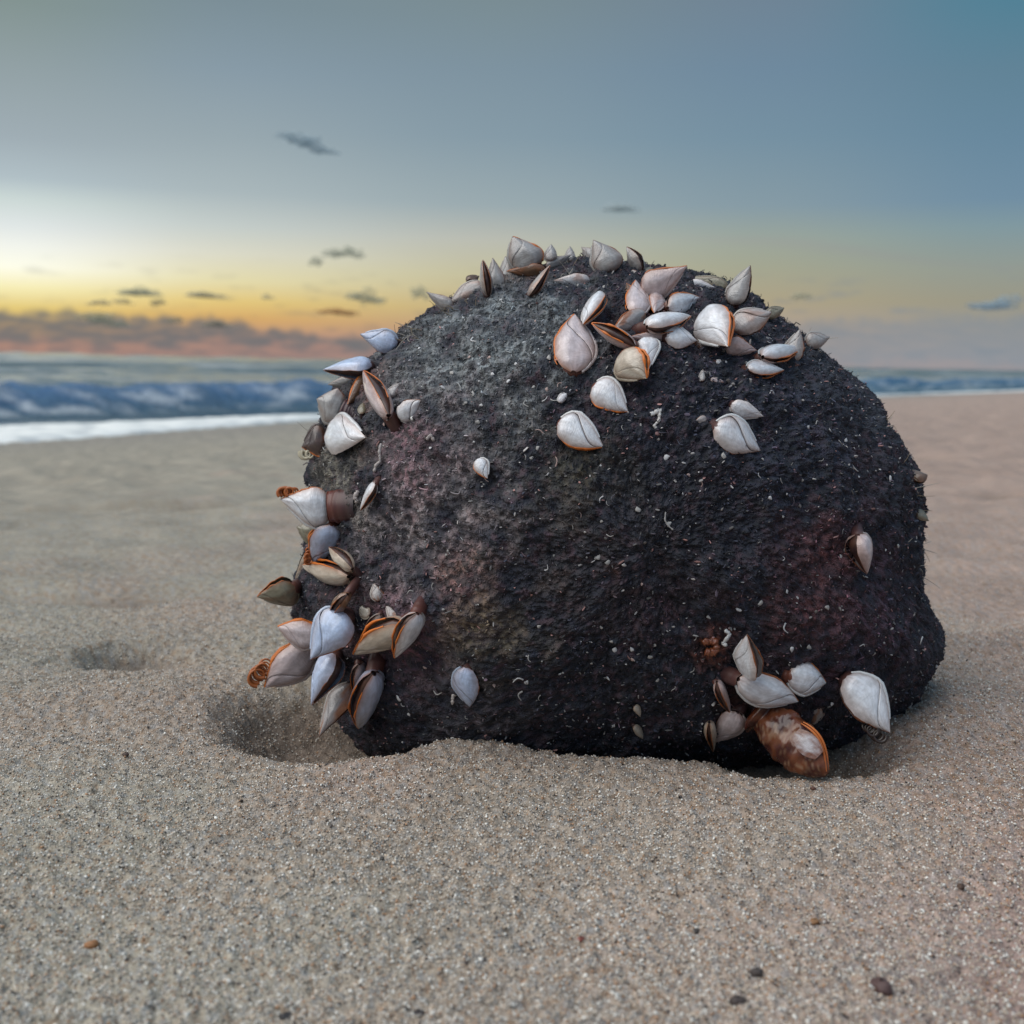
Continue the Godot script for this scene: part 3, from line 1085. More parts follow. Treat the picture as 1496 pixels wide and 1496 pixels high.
	# fleshy stalk that reaches back to the float
	var from := Vector3(0, g.l * 0.05, 0)
	var foot: Vector3
	if o.has("stalk"):
		var sp: Array = o.stalk
		var st := float_hit(sp[0], sp[1])
		foot = EYE + ray(sp[0], sp[1]) * ((st if st > 0.0 else t1) + 0.010)
	else:
		foot = a + u * float(g.l) * 0.06 - c * (off + 0.006)
		from.y = g.l * 0.16
	foot = node.transform.affine_inverse() * foot
	var bend_at: Vector3 = from + Vector3(0, -g.l * (0.16 if o.has("stalk") else 0.06), 0)
	var stalk := Acc.new()
	path = PackedVector3Array()
	rad = PackedFloat32Array()
	var thick: float = minf(g.w * 0.26, maxf(g.th, g.w * 0.14) * 1.25) * o.get("thick", 1.0)
	for j in 21:
		var f := j / 20.0
		path.append(from.lerp(bend_at, f).lerp(bend_at.lerp(foot, f), f))
		rad.append(thick * (0.92 + 0.022 * sin(f * 34.0 + 2.0 * sin(f * 9.0)) + 0.06 * n_mid.get_noise_2d(f * 40.0, g.seed) + 0.12 * f))
	var sc: Color = o.get("stalk_tone", Color(0.10, 0.045, 0.04))
	stalk.tube(path, rad, 12, sc.lerp(Color(0.30, 0.08, 0.03), 0.5 * g.rim), Color(0.035, 0.022, 0.026), 0.85)
	obj("stalk", stalk.mesh(), M.flesh, node)
	if o.has("cirri"):
		cirri(node, g, o.cirri, o.get("cirri_tone", Color(0.42, 0.12, 0.03)))
	return node


func cirri(node: Node3D, g: Dictionary, size: float, col: Color) -> void:
	for k in 6:
		var acc := Acc.new()
		var path := PackedVector3Array()
		var rad := PackedFloat32Array()
		var start := shell_point(g, 0.70 + 0.035 * k, 0.80, 1.0)
		var across: float = (k % 3 - 1.0) * g.th * 0.22
		var len: float = g.l * size * (0.62 + 0.10 * (k / 2))
		for j in 16:
			var f := j / 15.0
			var an := lerpf(0.2, 5.0, f) + 0.12 * k
			var rr := len * (1.0 - 0.45 * f) * 0.36
			path.append(Vector3(start.x, start.y, across) + Vector3(rr * (1.0 - cos(an)) * 0.9 + 0.12 * len * f, rr * sin(an) + 0.02 * len * k, across * f * 0.6))
			rad.append(g.w * 0.055 * (1.0 - 0.7 * f))
		acc.tube(path, rad, 6, Color(col.r * 0.8, col.g * 0.8, col.b * 0.8), col)
		obj("cirrus", acc.mesh(), M.cirri, node)


func build_barnacles() -> void:
	var slit := {"gape": 0.10}
	# --- crest, from left to right
	barnacle("flat grey barnacle poking left from the crest, lowest of the left ridge", 662, 447, 623, 432, 17, 0, {"tone": "grey", "rim": 0.2})
	barnacle("brownish barnacle lying down the left ridge with a red orange lip", 706, 416, 657, 438, 22, 170, {"tone": "worn", "rim": 0.9, "dirt": 0.4})
	barnacle("small brown pointed barnacle tip behind the one lying on the left ridge", 684, 414, 697, 401, 14, 0, {"tone": "brown", "rim": 0.2, "lift": -0.01})
	barnacle("thin upright barnacle seen edge on with split pale tips on left ridge", 713, 433, 705, 383, 15, 80, {"tone": "grey", "gape": 0.12, "rim": 0.2})
	barnacle("narrow grey barnacle upright against the right side of the split edge-on one", 730, 422, 717, 380, 20, 10, {"tone": "grey", "rim": 0.15})
	barnacle("broad dull grey barnacle just left of the tallest crest barnacle", 748, 412, 733, 379, 24, 5, {"tone": "grey", "rim": 0.2, "lift": -0.008})
	barnacle("tallest crest barnacle on the left, large grey with an orange notch on top", 775, 396, 759, 345, 44, 0, {"tone": "grey", "rim": 0.8, "bend": -0.2, "lift": -0.004})
	barnacle("small grey triangular barnacle against the right of the tall orange notched one", 806, 382, 801, 359, 17, 0, {"tone": "grey", "rim": 0.1})
	barnacle("dark brown barnacle lying at the foot of the tallest crest barnacle", 797, 393, 744, 401, 19, 20, {"tone": "brown", "rim": 0.7, "dirt": 0.5})
	barnacle("grey barnacle lying flat along the skyline right of the tall one", 797, 389, 834, 376, 13, 175, {"tone": "grey", "rim": 0.1})
	barnacle("little pointed shark fin shaped barnacle in the dip of the crest", 835, 383, 829, 362, 14, 0, {"tone": "grey", "rim": 0.1, "lift": -0.01})
	barnacle("slim purple brown barnacle seen edge on, leaning right below the crest", 773, 433, 801, 390, 13, 75, {"tone": "worn", "rim": 0.15, "dirt": 0.5})
	barnacle("white barnacle with a purple wedge lying sideways below the crest dip", 862, 409, 812, 413, 20, 20, {"tone": "white", "rim": 0.05, "dirt": 0.5})
	barnacle("dark grey barnacle leaning left behind the big crest barnacle", 876, 382, 848, 368, 22, 5, {"tone": "grey", "rim": 0.1, "lift": -0.012})
	barnacle("big grey upright barnacle with pointed left tip on the middle of the crest", 893, 399, 876, 350, 40, 0, {"tone": "grey", "rim": 0.2, "bend": -0.2})
	barnacle("narrow grey barnacle leaning right beside the big middle crest barnacle", 937, 397, 918, 361, 18, 50, {"tone": "grey", "rim": 0.1, "bend": -0.1})
	barnacle("tiny dark barnacle tip on the skyline right of the middle crest", 944, 400, 952, 390, 8, 0, {"tone": "olive", "rim": 0.0})
	# --- upper right cluster
	barnacle("largest pinkish barnacle on top of the upper cluster, tip pointing right", 938, 424, 1004, 400, 40, 172, {"tone": "pink", "rim": 0.5, "tip_lift": 0.004})
	barnacle("small grey barnacle pointing left from behind the cluster's largest one", 940, 405, 909, 400, 14, 0, {"tone": "grey", "rim": 0.2, "lift": -0.003})
	barnacle("lilac barnacle with orange top left of the cluster's largest one", 930, 460, 935, 413, 32, 178, {"tone": "pink", "rim": 0.95, "tip_lift": 0.004})
	barnacle("brown stained barnacle pointing down left under the lilac one", 942, 457, 900, 484, 25, 15, {"tone": "worn", "rim": 0.4, "dirt": 0.9})
	barnacle("short brownish pink barnacle wedged in the middle of the upper cluster", 960, 430, 960, 457, 20, 20, {"tone": "pink", "rim": 0.7, "dirt": 0.4})
	barnacle("pale barnacle with ragged orange end on the cluster's right, pointing right", 975, 450, 1021, 437, 31, 178, {"tone": "white", "rim": 0.95, "bend": 0.05})
	barnacle("white barnacle with dark slit along its lower right in mid cluster", 945, 478, 1002, 460, 27, 50, {"tone": "white", "rim": 0.6, "gape": 0.11, "lift": 0.006})
	barnacle("white barnacle below the slit one, its dark lower edge showing", 970, 493, 1014, 490, 32, 20, {"tone": "white", "rim": 0.1, "lift": 0.001, "gape": 0.08})
	barnacle("arched pink grey barnacle bending left under the slit one", 970, 492, 924, 497, 20, 20, {"tone": "pink", "rim": 0.3, "dirt": 0.3})
	barnacle("rounded blue white barnacle hanging down beside the cream one", 944, 494, 953, 537, 30, 5, {"tone": "white", "rim": 0.5, "lift": 0.004})
	barnacle("edge-on barnacle with long dark slit and orange tip pointing up left", 928, 507, 870, 478, 19, 75, {"tone": "pink", "rim": 0.9, "gape": 0.16, "lift": 0.004})
	barnacle("cream barnacle with a broad orange edge on its right, bottom of the cluster", 912, 515, 932, 561, 42, 150, {"tone": "cream", "rim": 1.0, "gape": 0.08, "bend": 0.3, "lift": 0.004})
	barnacle("large bright white barnacle with an orange tip right of the cluster", 1034, 454, 1050, 512, 50, 160, {"tone": "white", "rim": 0.8, "gape": 0.07, "lift": 0.004, "bend": 0.24})
	barnacle("brown grey barnacle with a dark seam leaning right behind the bright white one", 1072, 484, 1118, 449, 34, 10, {"tone": "worn", "rim": 0.1, "dirt": 0.4, "seam": 1.0})
	barnacle("pinkish barnacle tucked below right of the bright white one", 1061, 502, 1101, 516, 27, 165, {"tone": "pink", "rim": 0.3, "dirt": 0.3})
	barnacle("tall pale upright barnacle standing against the sky on the right shoulder", 1070, 446, 1092, 390, 27, 30, {"tone": "grey", "rim": 0.1, "cut": 0.2, "bend": 0.1})
	barnacle("long dark grey barnacle lying on the skyline left of the tall pale upright one", 1063, 419, 1012, 403, 15, 178, {"tone": "olive", "rim": 0.1})
	barnacle("thin pale barnacle lying just below the long dark grey skyline one", 1010, 411, 1042, 422, 11, 175, {"tone": "white", "rim": 0.05})
	barnacle("slim white barnacle with long dark slit above the big pink one", 878, 430, 853, 472, 23, 128, {"tone": "white", "rim": 0.8, "gape": 0.10, "bend": 0.0, "lift": 0.006})
	barnacle("biggest pink barnacle hanging alone left of the upper cluster, orange at its top", 838, 545, 842, 464, 54, 180, {"tone": "pink", "rim": 0.9, "bend": 0.05, "cut": 0.15})
	barnacle("white rounded barnacle with orange lower tip beneath the cream one", 866, 565, 919, 592, 40, 12, {"tone": "white", "rim": 1.0, "gape": 0.05})
	barnacle("white barnacle with a bold dark seam and orange left edge, alone mid front", 815, 620, 882, 640, 44, 8, {"tone": "white", "rim": 0.9, "cut": 0.2, "seam": 1.0})
	barnacle("smooth white barnacle above the cracked one on the right front", 1068, 590, 1110, 612, 24, 172, {"tone": "white", "rim": 0.0})
	barnacle("white barnacle with cracks and dark spots on the right front", 1042, 625, 1110, 646, 46, 8, {"tone": "white", "rim": 0.1, "dirt": 0.2, "cut": 0.18, "seam": 1.0})
	barnacle("blue white barnacle with a straight orange brown slit near the right shoulder", 1114, 522, 1166, 505, 25, 45, {"tone": "white", "rim": 0.9, "gape": 0.06, "lift": 0.004})
	barnacle("low white barnacle with orange right tip below the straight slit one", 1092, 540, 1139, 535, 17, 35, {"tone": "white", "rim": 0.8, "dirt": 0.2})
	barnacle("grey barnacle standing behind the straight slit one on the right shoulder", 1157, 530, 1162, 483, 26, 10, {"tone": "grey", "rim": 0.2, "lift": -0.006})
	barnacle("grey barnacle sticking out right against the sky, furthest on the shoulder", 1178, 503, 1208, 488, 22, 0, {"tone": "grey", "rim": 0.0})
	barnacle("small dark grey barnacle on the skyline above the right shoulder", 1120, 463, 1143, 448, 15, 0, {"tone": "olive", "rim": 0.0})
	# --- left side, from the top down
	barnacle("blue grey barnacle on the upper left skyline, blunt end to the left", 581, 503, 528, 492, 31, 178, {"tone": "blue", "rim": 0.2, "bend": -0.1})
	barnacle("horizontal barnacle with a black open slit pointing left over the waves", 544, 535, 476, 538, 24, 125, {"tone": "blue", "rim": 0.1, "gape": 0.16, "bend": 0.1})
	barnacle("pale grey barnacle half hidden beneath the black slit one", 526, 552, 483, 566, 18, 10, {"tone": "grey", "rim": 0.1, "lift": -0.008})
	barnacle("brown barnacle with a bright orange straight lip hanging on the left side", 535, 548, 513, 592, 18, 20, {"tone": "brown", "rim": 1.0, "lift": 0.001})
	barnacle("open pinkish barnacle with long dark slit and orange tip pointing up", 568, 607, 533, 551, 28, 62, {"tone": "pink", "rim": 0.7, "gape": 0.15, "lift": 0.004})
	barnacle("thin pinkish barnacle finger rising right of the open dark slit one", 560, 573, 550, 544, 10, 20, {"tone": "pink", "rim": 0.2, "lift": 0.002})
	barnacle("stubby pinkish barnacle knob with a white tip beside the pink finger", 570, 580, 581, 558, 13, 10, {"tone": "worn", "rim": 0.0})
	barnacle("small white barnacle with a dark seam, right of the open dark slit one", 582, 609, 616, 592, 28, 175, {"tone": "white", "rim": 0.1, "cut": 0.2, "seam": 1.0})
	barnacle("round grey banded barnacle on the left edge with a dark purple stalk", 502, 600, 464, 586, 46, 0, {"tone": "grey", "rim": 0.1, "bend": 0.05, "stalk": [522, 606], "stalk_tone": Color(0.06, 0.025, 0.03), "thick": 1.5})
	barnacle("glossy dark brown barnacle with an orange streak and grey curled feelers", 478, 641, 442, 648, 42, 175, {"tone": "dark", "rim": 0.8, "cirri": 0.8, "cirri_tone": Color(0.6, 0.54, 0.4), "bend": 0.1})
	barnacle("round pale barnacle with grey ribs right of the dark brown one", 482, 634, 533, 636, 52, 5, {"tone": "white", "rim": 0.0, "lift": 0.003, "bend": 0.05})
	barnacle("big white barnacle on a thick maroon stalk, orange curl at its tip", 484, 740, 415, 746, 53, 0, {"tone": "white", "rim": 0.7, "cirri": 0.42, "stalk": [528, 738], "stalk_tone": Color(0.065, 0.018, 0.02), "thick": 1.6, "dirt": 0.15})
	barnacle("slim slit barnacle lying diagonally right of the thick maroon stalk", 549, 707, 527, 740, 13, 115, {"tone": "white", "rim": 0.4, "gape": 0.12, "lift": 0.003})
	barnacle("pale grey barnacle half hidden under the one with the maroon stalk", 466, 780, 434, 778, 27, 0, {"tone": "olive", "rim": 0.1, "lift": -0.006})
	barnacle("blue white barnacle hanging straight down with orange fringe at its foot", 484, 766, 465, 822, 42, 15, {"tone": "blue", "rim": 0.8, "cirri": 0.3, "lift": 0.001})
	barnacle("small barnacle with a gaping dark slit crossing the orange lipped one", 515, 831, 483, 803, 21, 62, {"tone": "cream", "rim": 0.1, "gape": 0.16, "lift": 0.007})
	barnacle("grey barnacle with a vivid orange upper lip below the hanging blue white one", 510, 842, 450, 834, 31, 40, {"tone": "cream", "rim": 1.0, "gape": 0.10, "lift": 0.004})
	barnacle("pale weedy barnacle leaning behind the left edge above the olive one", 460, 800, 434, 850, 18, 20, {"tone": "cream", "rim": 0.0, "dirt": 0.4, "lift": -0.012})
	barnacle("olive barnacle with brown hollow end sticking out furthest left at mid height", 433, 858, 383, 879, 35, 30, {"tone": "olive", "rim": 0.5, "gape": 0.1, "dirt": 0.3})
	barnacle("dark slit barnacle resting on top of the large blue one", 508, 868, 480, 906, 20, 75, {"tone": "brown", "rim": 0.5, "gape": 0.12, "lift": 0.014})
	barnacle("tiny orange brown barnacle with white top on the front, above the pair", 553, 878, 547, 848, 17, 0, {"tone": "worn", "rim": 0.8, "dirt": 0.8})
	barnacle("violet grey barnacle with an orange upper edge left of the large blue one", 468, 930, 408, 925, 36, 12, {"tone": "pink", "rim": 1.0, "lift": 0.002})
	barnacle("large smooth blue barnacle hanging down left, the brightest of the lower left", 508, 897, 450, 954, 54, 172, {"tone": "blue", "rim": 0.25, "lift": 0.008})
	barnacle("lowest far left barnacle, lilac, with brown coiled feelers at its tip", 452, 945, 394, 1005, 48, 12, {"tone": "pink", "rim": 0.9, "cirri": 0.62, "lift": 0.004, "bend": 0.1})
	barnacle("blue barnacle with a black wet slit, under the large blue one", 490, 955, 454, 1024, 36, 130, {"tone": "blue", "rim": 0.2, "gape": 0.17, "lift": 0.006})
	barnacle("worn white and purple barnacle lying on its side near the sand", 514, 1000, 462, 1067, 30, 160, {"tone": "worn", "rim": 0.1, "dirt": 0.9})
	barnacle("narrow pink barnacle wedged above the blue one with orange slit", 525, 970, 522, 1014, 15, 50, {"tone": "pink", "rim": 0.8})
	barnacle("blue grey barnacle with an orange rimmed slit pointing down at the sand", 546, 983, 525, 1060, 36, 48, {"tone": "blue", "rim": 0.8, "gape": 0.13, "lift": 0.006, "bend": 0.0})
	barnacle("cream barnacle with an open orange lipped top, left of the tilted slit one", 592, 912, 520, 953, 38, 38, {"tone": "cream", "rim": 1.0, "gape": 0.12, "lift": 0.004, "bend": 0.0})
	barnacle("tilted pale barnacle with an orange rimmed slit, right end of the pair", 610, 896, 578, 958, 25, 50, {"tone": "white", "rim": 0.8, "gape": 0.11, "lift": 0.007, "bend": 0.0})
	barnacle("small grey barnacle behind the cream open one of the pair", 556, 898, 537, 922, 15, 50, {"tone": "grey", "rim": 0.2})
	barnacle("small brown stalked barnacle with a white tip above the tilted slit one", 582, 905, 563, 886, 16, 0, {"tone": "worn", "rim": 0.3, "dirt": 0.7})
	# --- lower front and right
	barnacle("lone pale blue barnacle hanging by itself on the lower front", 681, 974, 677, 1028, 35, 172, {"tone": "blue", "rim": 0.2, "cut": 0.2})
	barnacle("small chipped white barnacle with an orange side, alone on the left front", 697, 671, 714, 696, 21, 0, {"tone": "white", "rim": 0.9, "cut": 0.3, "seam": 1.0})
	barnacle("tiny white barnacle sliver left of the rounded white one under the cream one", 816, 588, 833, 567, 10, 0, {"tone": "white", "rim": 0.0})
	barnacle("heart shaped barnacle with two open white valves on the right side", 1253, 781, 1268, 834, 32, 38, {"tone": "pink", "rim": 0.15, "gape": 0.30, "lift": 0.003, "bend": 0.1})
	barnacle("blue white barnacle lying over the brown sandy one at lower right", 1078, 992, 1158, 1029, 42, 172, {"tone": "white", "rim": 0.4, "lift": 0.010})
	barnacle("small broken open barnacle with a raised white prong, above the lower right group", 1096, 992, 1085, 928, 17, 40, {"tone": "white", "rim": 0.3, "gape": 0.18, "lift": 0.010})
	barnacle("blue white barnacle with orange upper right edge in the lower right group", 1150, 988, 1204, 992, 43, 176, {"tone": "white", "rim": 0.9, "bend": -0.1})
	barnacle("rightmost lower barnacle, big and white on an orange stalk with dark feelers", 1234, 990, 1306, 1056, 50, 10, {"tone": "white", "rim": 0.2, "lift": 0.003, "cirri": 0.4, "cirri_tone": Color(0.04, 0.025, 0.02)})
	fleshy_barnacle()
	barnacle("dark brown barnacle edge with orange lip peeping out left of the lilac one", 928, 441, 913, 418, 15, 10, {"tone": "brown", "rim": 1.0, "lift": -0.002})
	barnacle("dark shell half hidden under the left of the bright white orange tipped one", 1024, 482, 1031, 508, 24, 0, {"tone": "dark", "rim": 0.1, "lift": -0.003})
	barnacle("tiny oval olive barnacle right of the dark purple stalk on the left edge", 529, 605, 528, 589, 10, 0, {"tone": "olive", "rim": 0.0})
	barnacle("pale round blob of a barnacle just right of the large smooth blue one", 541, 897, 524, 892, 17, 0, {"tone": "cream", "rim": 0.0, "sharp": 2.6})
	barnacle("small brown grey barnacle just left of the cracked white one", 1032, 611, 1017, 616, 10, 0, {"tone": "worn", "rim": 0.1})
	barnacle("small dull pink barnacle directly below the cracked white one", 1060, 668, 1043, 675, 11, 0, {"tone": "worn", "rim": 0.2})
	barnacle("small rusty brown barnacle above the smooth white one on the right front", 1092, 565, 1095, 582, 13, 0, {"tone": "brown", "rim": 0.5})
	barnacle("pale rounded barnacle left of the sandy brown one, touching the sand", 1078, 1040, 1052, 1084, 34, 8, {"tone": "pink", "rim": 0.1, "lift": 0.005})
	barnacle("narrow upright slit barnacle at the left end of the lower right group", 1036, 1055, 1042, 1094, 17, 75, {"tone": "cream", "rim": 0.5, "gape": 0.1, "lift": 0.004})
	barnacle("thin open slit barnacle standing above the pale rounded one in the lower right", 1047, 996, 1066, 1034, 15, 65, {"tone": "pink", "rim": 0.5, "gape": 0.14, "lift": 0.002})
	barnacle("small dark barnacle with pale cap between the orange edged and rightmost lower ones", 1194, 1032, 1192, 1062, 17, 20, {"tone": "worn", "rim": 0.1, "dirt": 0.8})
	barnacle("tiny cream barnacle seed low on the middle front, upper of two", 927, 1031, 937, 1045, 9, 10, {"tone": "cream", "rim": 0.0})
	barnacle("tiny cream barnacle seed low on the middle front, lower of two", 926, 1060, 940, 1078, 10, 10, {"tone": "cream", "rim": 0.0})
	barnacle("brown round barnacle jutting from the right edge at mid height", 1332, 700, 1349, 690, 20, 30, {"tone": "brown", "rim": 0.1})
	barnacle("dark pointed barnacle on the right edge below the brown round one", 1338, 750, 1357, 757, 12, 20, {"tone": "olive", "rim": 0.0})
	barnacle("small white barnacle fleck right of the upper cluster's foot", 1046, 528, 1056, 531, 6, 0, {"tone": "white", "rim": 0.0})
	barnacle("small upright grey barnacle fleck under the bright white one", 1026, 557, 1025, 540, 8, 0, {"tone": "grey", "rim": 0.0})
	barnacle("small orange pink barnacle fleck beside the upright grey fleck", 1038, 555, 1058, 558, 7, 0, {"tone": "pink", "rim": 0.9, "dirt": 0.8})
	barnacle("small orange brown barnacle fleck right of the cream orange edged one", 962, 534, 985, 538, 7, 0, {"tone": "pink", "rim": 0.8, "dirt": 0.9})


func fleshy_barnacle() -> void:
	# wet, sand-caked animal whose plates have mostly come away
	var t1 := float_hit(1112, 1036)
	var a := EYE + ray(1116, 1044) * (t1 - 0.011)
	var b := EYE + ray(1208, 1132) * (t1 - 0.020)
	var l := a.distance_to(b)
	var u := (b - a).normalized()
	var c := (EYE - a).normalized()
	c = (c - u * c.dot(u)).normalized()
	var r := u.cross(c)
	var node := thing("goose_barnacle", "wet red brown fleshy barnacle with a white patch and orange lip, dug into the sand", "barnacle", Transform3D(Basis(r, u, r.cross(u)), a), "goose barnacles on the float")
	var acc := Acc.new()
	var P := PackedVector3Array()
	var C := PackedColorArray()
	for j in 40:
		for i in 36:
			var al := TAU * i / 36.0
			var s := lerpf(-0.12, 1.0, j / 39.0)
			var rr := l * 0.285 * pow(maxf(0.0, 1.0 - absf(s * 1.72 - 0.72) ** 2.2 / 1.05), 0.72) if s > 0.0 else l * 0.26 * sqrt(maxf(0.0, 1.0 - (s / 0.12) ** 2)) + l * 0.05
			var e := Vector3(cos(al) * rr, s * l, sin(al) * rr * 0.62)
			var n := n_mid.get_noise_3dv(e * 900.0) * 0.16 + n_fine.get_noise_3dv(e * 900.0) * 0.06
			P.append(Vector3(e.x * (1.0 + n), e.y, e.z * (1.0 + n)))
			var col := Color(0.05, 0.013, 0.008).lerp(Color(0.15, 0.045, 0.018), smooth(-0.3, 0.4, n_mid.get_noise_3dv(e * 700.0 + Vector3(40, 0, 0))))
			col = col.lerp(Color(0.30, 0.18, 0.11), 0.65 * smooth(0.15, 0.6, n_fine.get_noise_3dv(e * 1400.0) + 0.9 * n_mid.get_noise_3dv(e * 500.0 + Vector3(9, 0, 0))))
			C.append(col)
	acc.grid(36, 40, P, C, true)
	obj("body", acc.mesh(), M.wet, node)
	acc = Acc.new()
	P = PackedVector3Array()
	C = PackedColorArray()
	for j in 9:
		for i in 9:
			var x := (i / 8.0 - 0.5) * 0.26 * (1.0 - 0.5 * absf(j / 4.0 - 1.0) ** 2)
			var y := 0.46 + j / 8.0 * 0.36
			P.append(Vector3((-0.10 + x) * l, y * l, l * (0.190 - 0.9 * (x - 0.02) * (x - 0.02) - 0.5 * (y - 0.5) * (y - 0.5))))
			C.append(Color(0.62, 0.58, 0.60).lerp(Color(0.22, 0.08, 0.04), smooth(0.2, 1.1, Vector2(i / 4.0 - 1.0, j / 4.0 - 1.0).length() + 0.6 * n_mid.get_noise_2d(i * 4.0, j * 4.0))))
	acc.grid(9, 9, P, C)
	obj("scutum_plate", acc.mesh(), M.shell, node)
	acc = Acc.new()
	for q in 2:
		var path := PackedVector3Array()
		var rad := PackedFloat32Array()
		for j in 14:
			var f := j / 13.0
			path.append(Vector3(l * (-0.225 - 0.05 * sin(f * PI) + 0.20 * f * f - 0.03 * q), l * (0.42 + 0.56 * f), l * (0.14 - 0.10 * f * f - 0.03 * q)))
			rad.append(l * 0.012 * (0.5 + sin(f * PI)))
		acc.tube(path, rad, 6, ORANGE, Color(0.35, 0.09, 0.02))
	obj("mantle_lip", acc.mesh(), M.rim, node)


# ---------------------------------------------------------------- scraps on the float and on the sand
func scrap(called: String, label: String, px: float, py: float, points: Array, thick: float, col: Color, category: String) -> void:
	var t := float_hit(px, py)
	var p := EYE + ray(px, py) * (t - 0.001)
	var o := thing(called, label, category, Transform3D(cam_basis, p))
	var acc := Acc.new()
	var path := PackedVector3Array()
	var rad := PackedFloat32Array()
	var k := t / F
	var curve := Curve3D.new()
	curve.bake_interval = 0.0008
	for q in points.size():
		var nrm := float_normal(EYE + ray(px + points[q][0], py + points[q][1]) * t)
		curve.add_point(Vector3(points[q][0], -points[q][1], 0) * k)
	var list := curve.get_baked_points()
	for j in list.size():
		path.append(list[j] + Vector3(0, 0, 0.001))
		rad.append(thick * k * (0.7 + 0.5 * n_mid.get_noise_2d(j * 6.0, px)) * (1.0 if j > 0 and j < list.size() - 1 else 0.3))
	acc.tube(path, rad, 6, col, Color(col.r * 0.85, col.g * 0.82, col.b * 0.8), 0.7)
	obj("scrap_body", acc.mesh(), M.shell, o)


func build_scraps() -> void:
	var white := Color(0.72, 0.71, 0.70)
	scrap("shell_scrap", "crumbled white squiggle of shell on the middle right front", 958, 620, [[-9, -14], [-2, -16], [6, -22], [4, -6], [-3, 2], [4, 12], [3, 24]], 5.0, white, "shell scrap")
	scrap("worm_tube", "pale crooked worm tube on the left front above the diagonal slit barnacle", 553, 668, [[4, -20], [2, -8], [3, 6], [-3, 12], [-6, 22]], 3.4, Color(0.58, 0.52, 0.50), "worm tube")
	scrap("shell_chip", "white chip under the small white barnacle with dark seam", 606, 615, [[-6, -5], [3, -1], [2, 8]], 5.0, white, "shell chip")
	scrap("shell_chip", "white curl left of the grey green weed, above the small seam barnacle", 622, 568, [[-8, 5], [-4, -3], [5, -4], [9, 0]], 3.2, white, "shell chip")
	scrap("shell_chip", "pale crumb to the right of the small seam barnacle's chip", 629, 641, [[-6, 2], [0, -5], [6, 4]], 4.0, Color(0.5, 0.44, 0.42), "shell chip")
	scrap("shell_chip", "white angular chip in the dark lower middle front", 990, 994, [[-7, -5], [2, -4], [5, 4], [-3, 3]], 4.6, white, "shell chip")
	scrap("shell_chip", "white plates stuck on the reddish growth above the lower right group", 1060, 930, [[-2, -10], [6, -4], [0, 4], [-5, 10], [2, 12]], 5.0, white, "shell chip")
	scrap("reddish_growth", "round rusty red growth left of its white plates", 1038, 944, [[-12, -4], [-4, -9], [6, -6], [9, 5], [0, 10], [-9, 7]], 8.0, Color(0.26, 0.075, 0.03), "growth")
	scrap("worm_tube", "white worm tubes tangled in the dip of the crest", 846, 398, [[-10, 2], [-2, -4], [6, -2], [14, -8], [10, 2], [-4, 8]], 2.6, Color(0.42, 0.40, 0.40), "worm tube")
	scrap("worm_tube", "thin pale curved tube in the middle right front", 976, 760, [[-4, -12], [-5, 0], [1, 9], [7, 14]], 1.8, Color(0.5, 0.48, 0.46), "worm tube")
	scrap("shell_chip", "white chip in the dark mid front below the cream worm tubes", 873, 814, [[-4, 4], [0, -4], [5, 0]], 3.2, white, "shell chip")
	scrap("shell_chip", "pale stub at the left foot of the lone pale blue barnacle", 664, 1021, [[6, -8], [-2, -6], [-3, 8]], 3.6, Color(0.56, 0.5, 0.47), "shell chip")
	scrap("shell_chip", "pale stub left of the diagonal slit barnacle by the maroon stalk", 521, 726, [[3, -9], [-2, 0], [2, 9]], 5.0, Color(0.55, 0.48, 0.46), "shell chip")
	scrap("weed_tuft", "red orange weed tuft on the crest below the tallest barnacle", 753, 404, [[-4, 3], [0, -4], [5, 2]], 3.4, Color(0.75, 0.12, 0.03), "weed")
	# pebbles and bits lying on the sand
	pebble("dark pebble lying at the bottom edge, middle of the photo", 1078, 1466, 0.0042, Color(0.05, 0.035, 0.03))
	pebble("large blurred reddish dark pebble near the bottom right corner", 1287, 1448, 0.0060, Color(0.09, 0.05, 0.045))
	pebble("dark pebble at the very bottom edge left of centre", 612, 1484, 0.0030, Color(0.04, 0.03, 0.028))
	pebble("black crumb at the bottom edge, leftmost of the dark ones", 418, 1490, 0.0034, Color(0.035, 0.03, 0.03))
	pebble("rust orange pebble on the sand at lower left", 134, 1382, 0.0036, Color(0.33, 0.15, 0.06))
	pebble("small dark pebble right of centre in the foreground sand", 1017, 1362, 0.0022, Color(0.05, 0.04, 0.035))
	pebble("brown crumb right of the small dark foreground pebble", 1190, 1350, 0.0028, Color(0.24, 0.12, 0.05))
	pebble("reddish crumb in the foreground left of the small dark pebble", 848, 1374, 0.0024, Color(0.22, 0.06, 0.04))
	pebble("dark brown bit of debris on the sand below the right hollow", 1188, 1153, 0.0022, Color(0.10, 0.04, 0.025))
	pebble("dark brown bit of debris on the sand left of the front lip", 184, 1104, 0.0030, Color(0.07, 0.04, 0.03))
	pebble("dark crumb pair on the right foreground, rusty and black", 1404, 1298, 0.0028, Color(0.08, 0.045, 0.03))
	pebble("small black crumb under the middle of the front lip", 558, 1258, 0.0018, Color(0.05, 0.045, 0.04))
	pebble("flat dark crumb between the middle and bottom of the foreground", 1105, 1424, 0.0034, Color(0.06, 0.045, 0.04))


func ground_hit(px: float, py: float) -> Vector3:
	var d := ray(px, py)
	var t := 0.15
	while t < 6.0:
		var p := EYE + d * t
		if p.y < sand_height(p.x, p.z):
			return Vector3(p.x, sand_height(p.x, p.z), p.z)
		t += 0.0008
	return EYE + d * 3.0


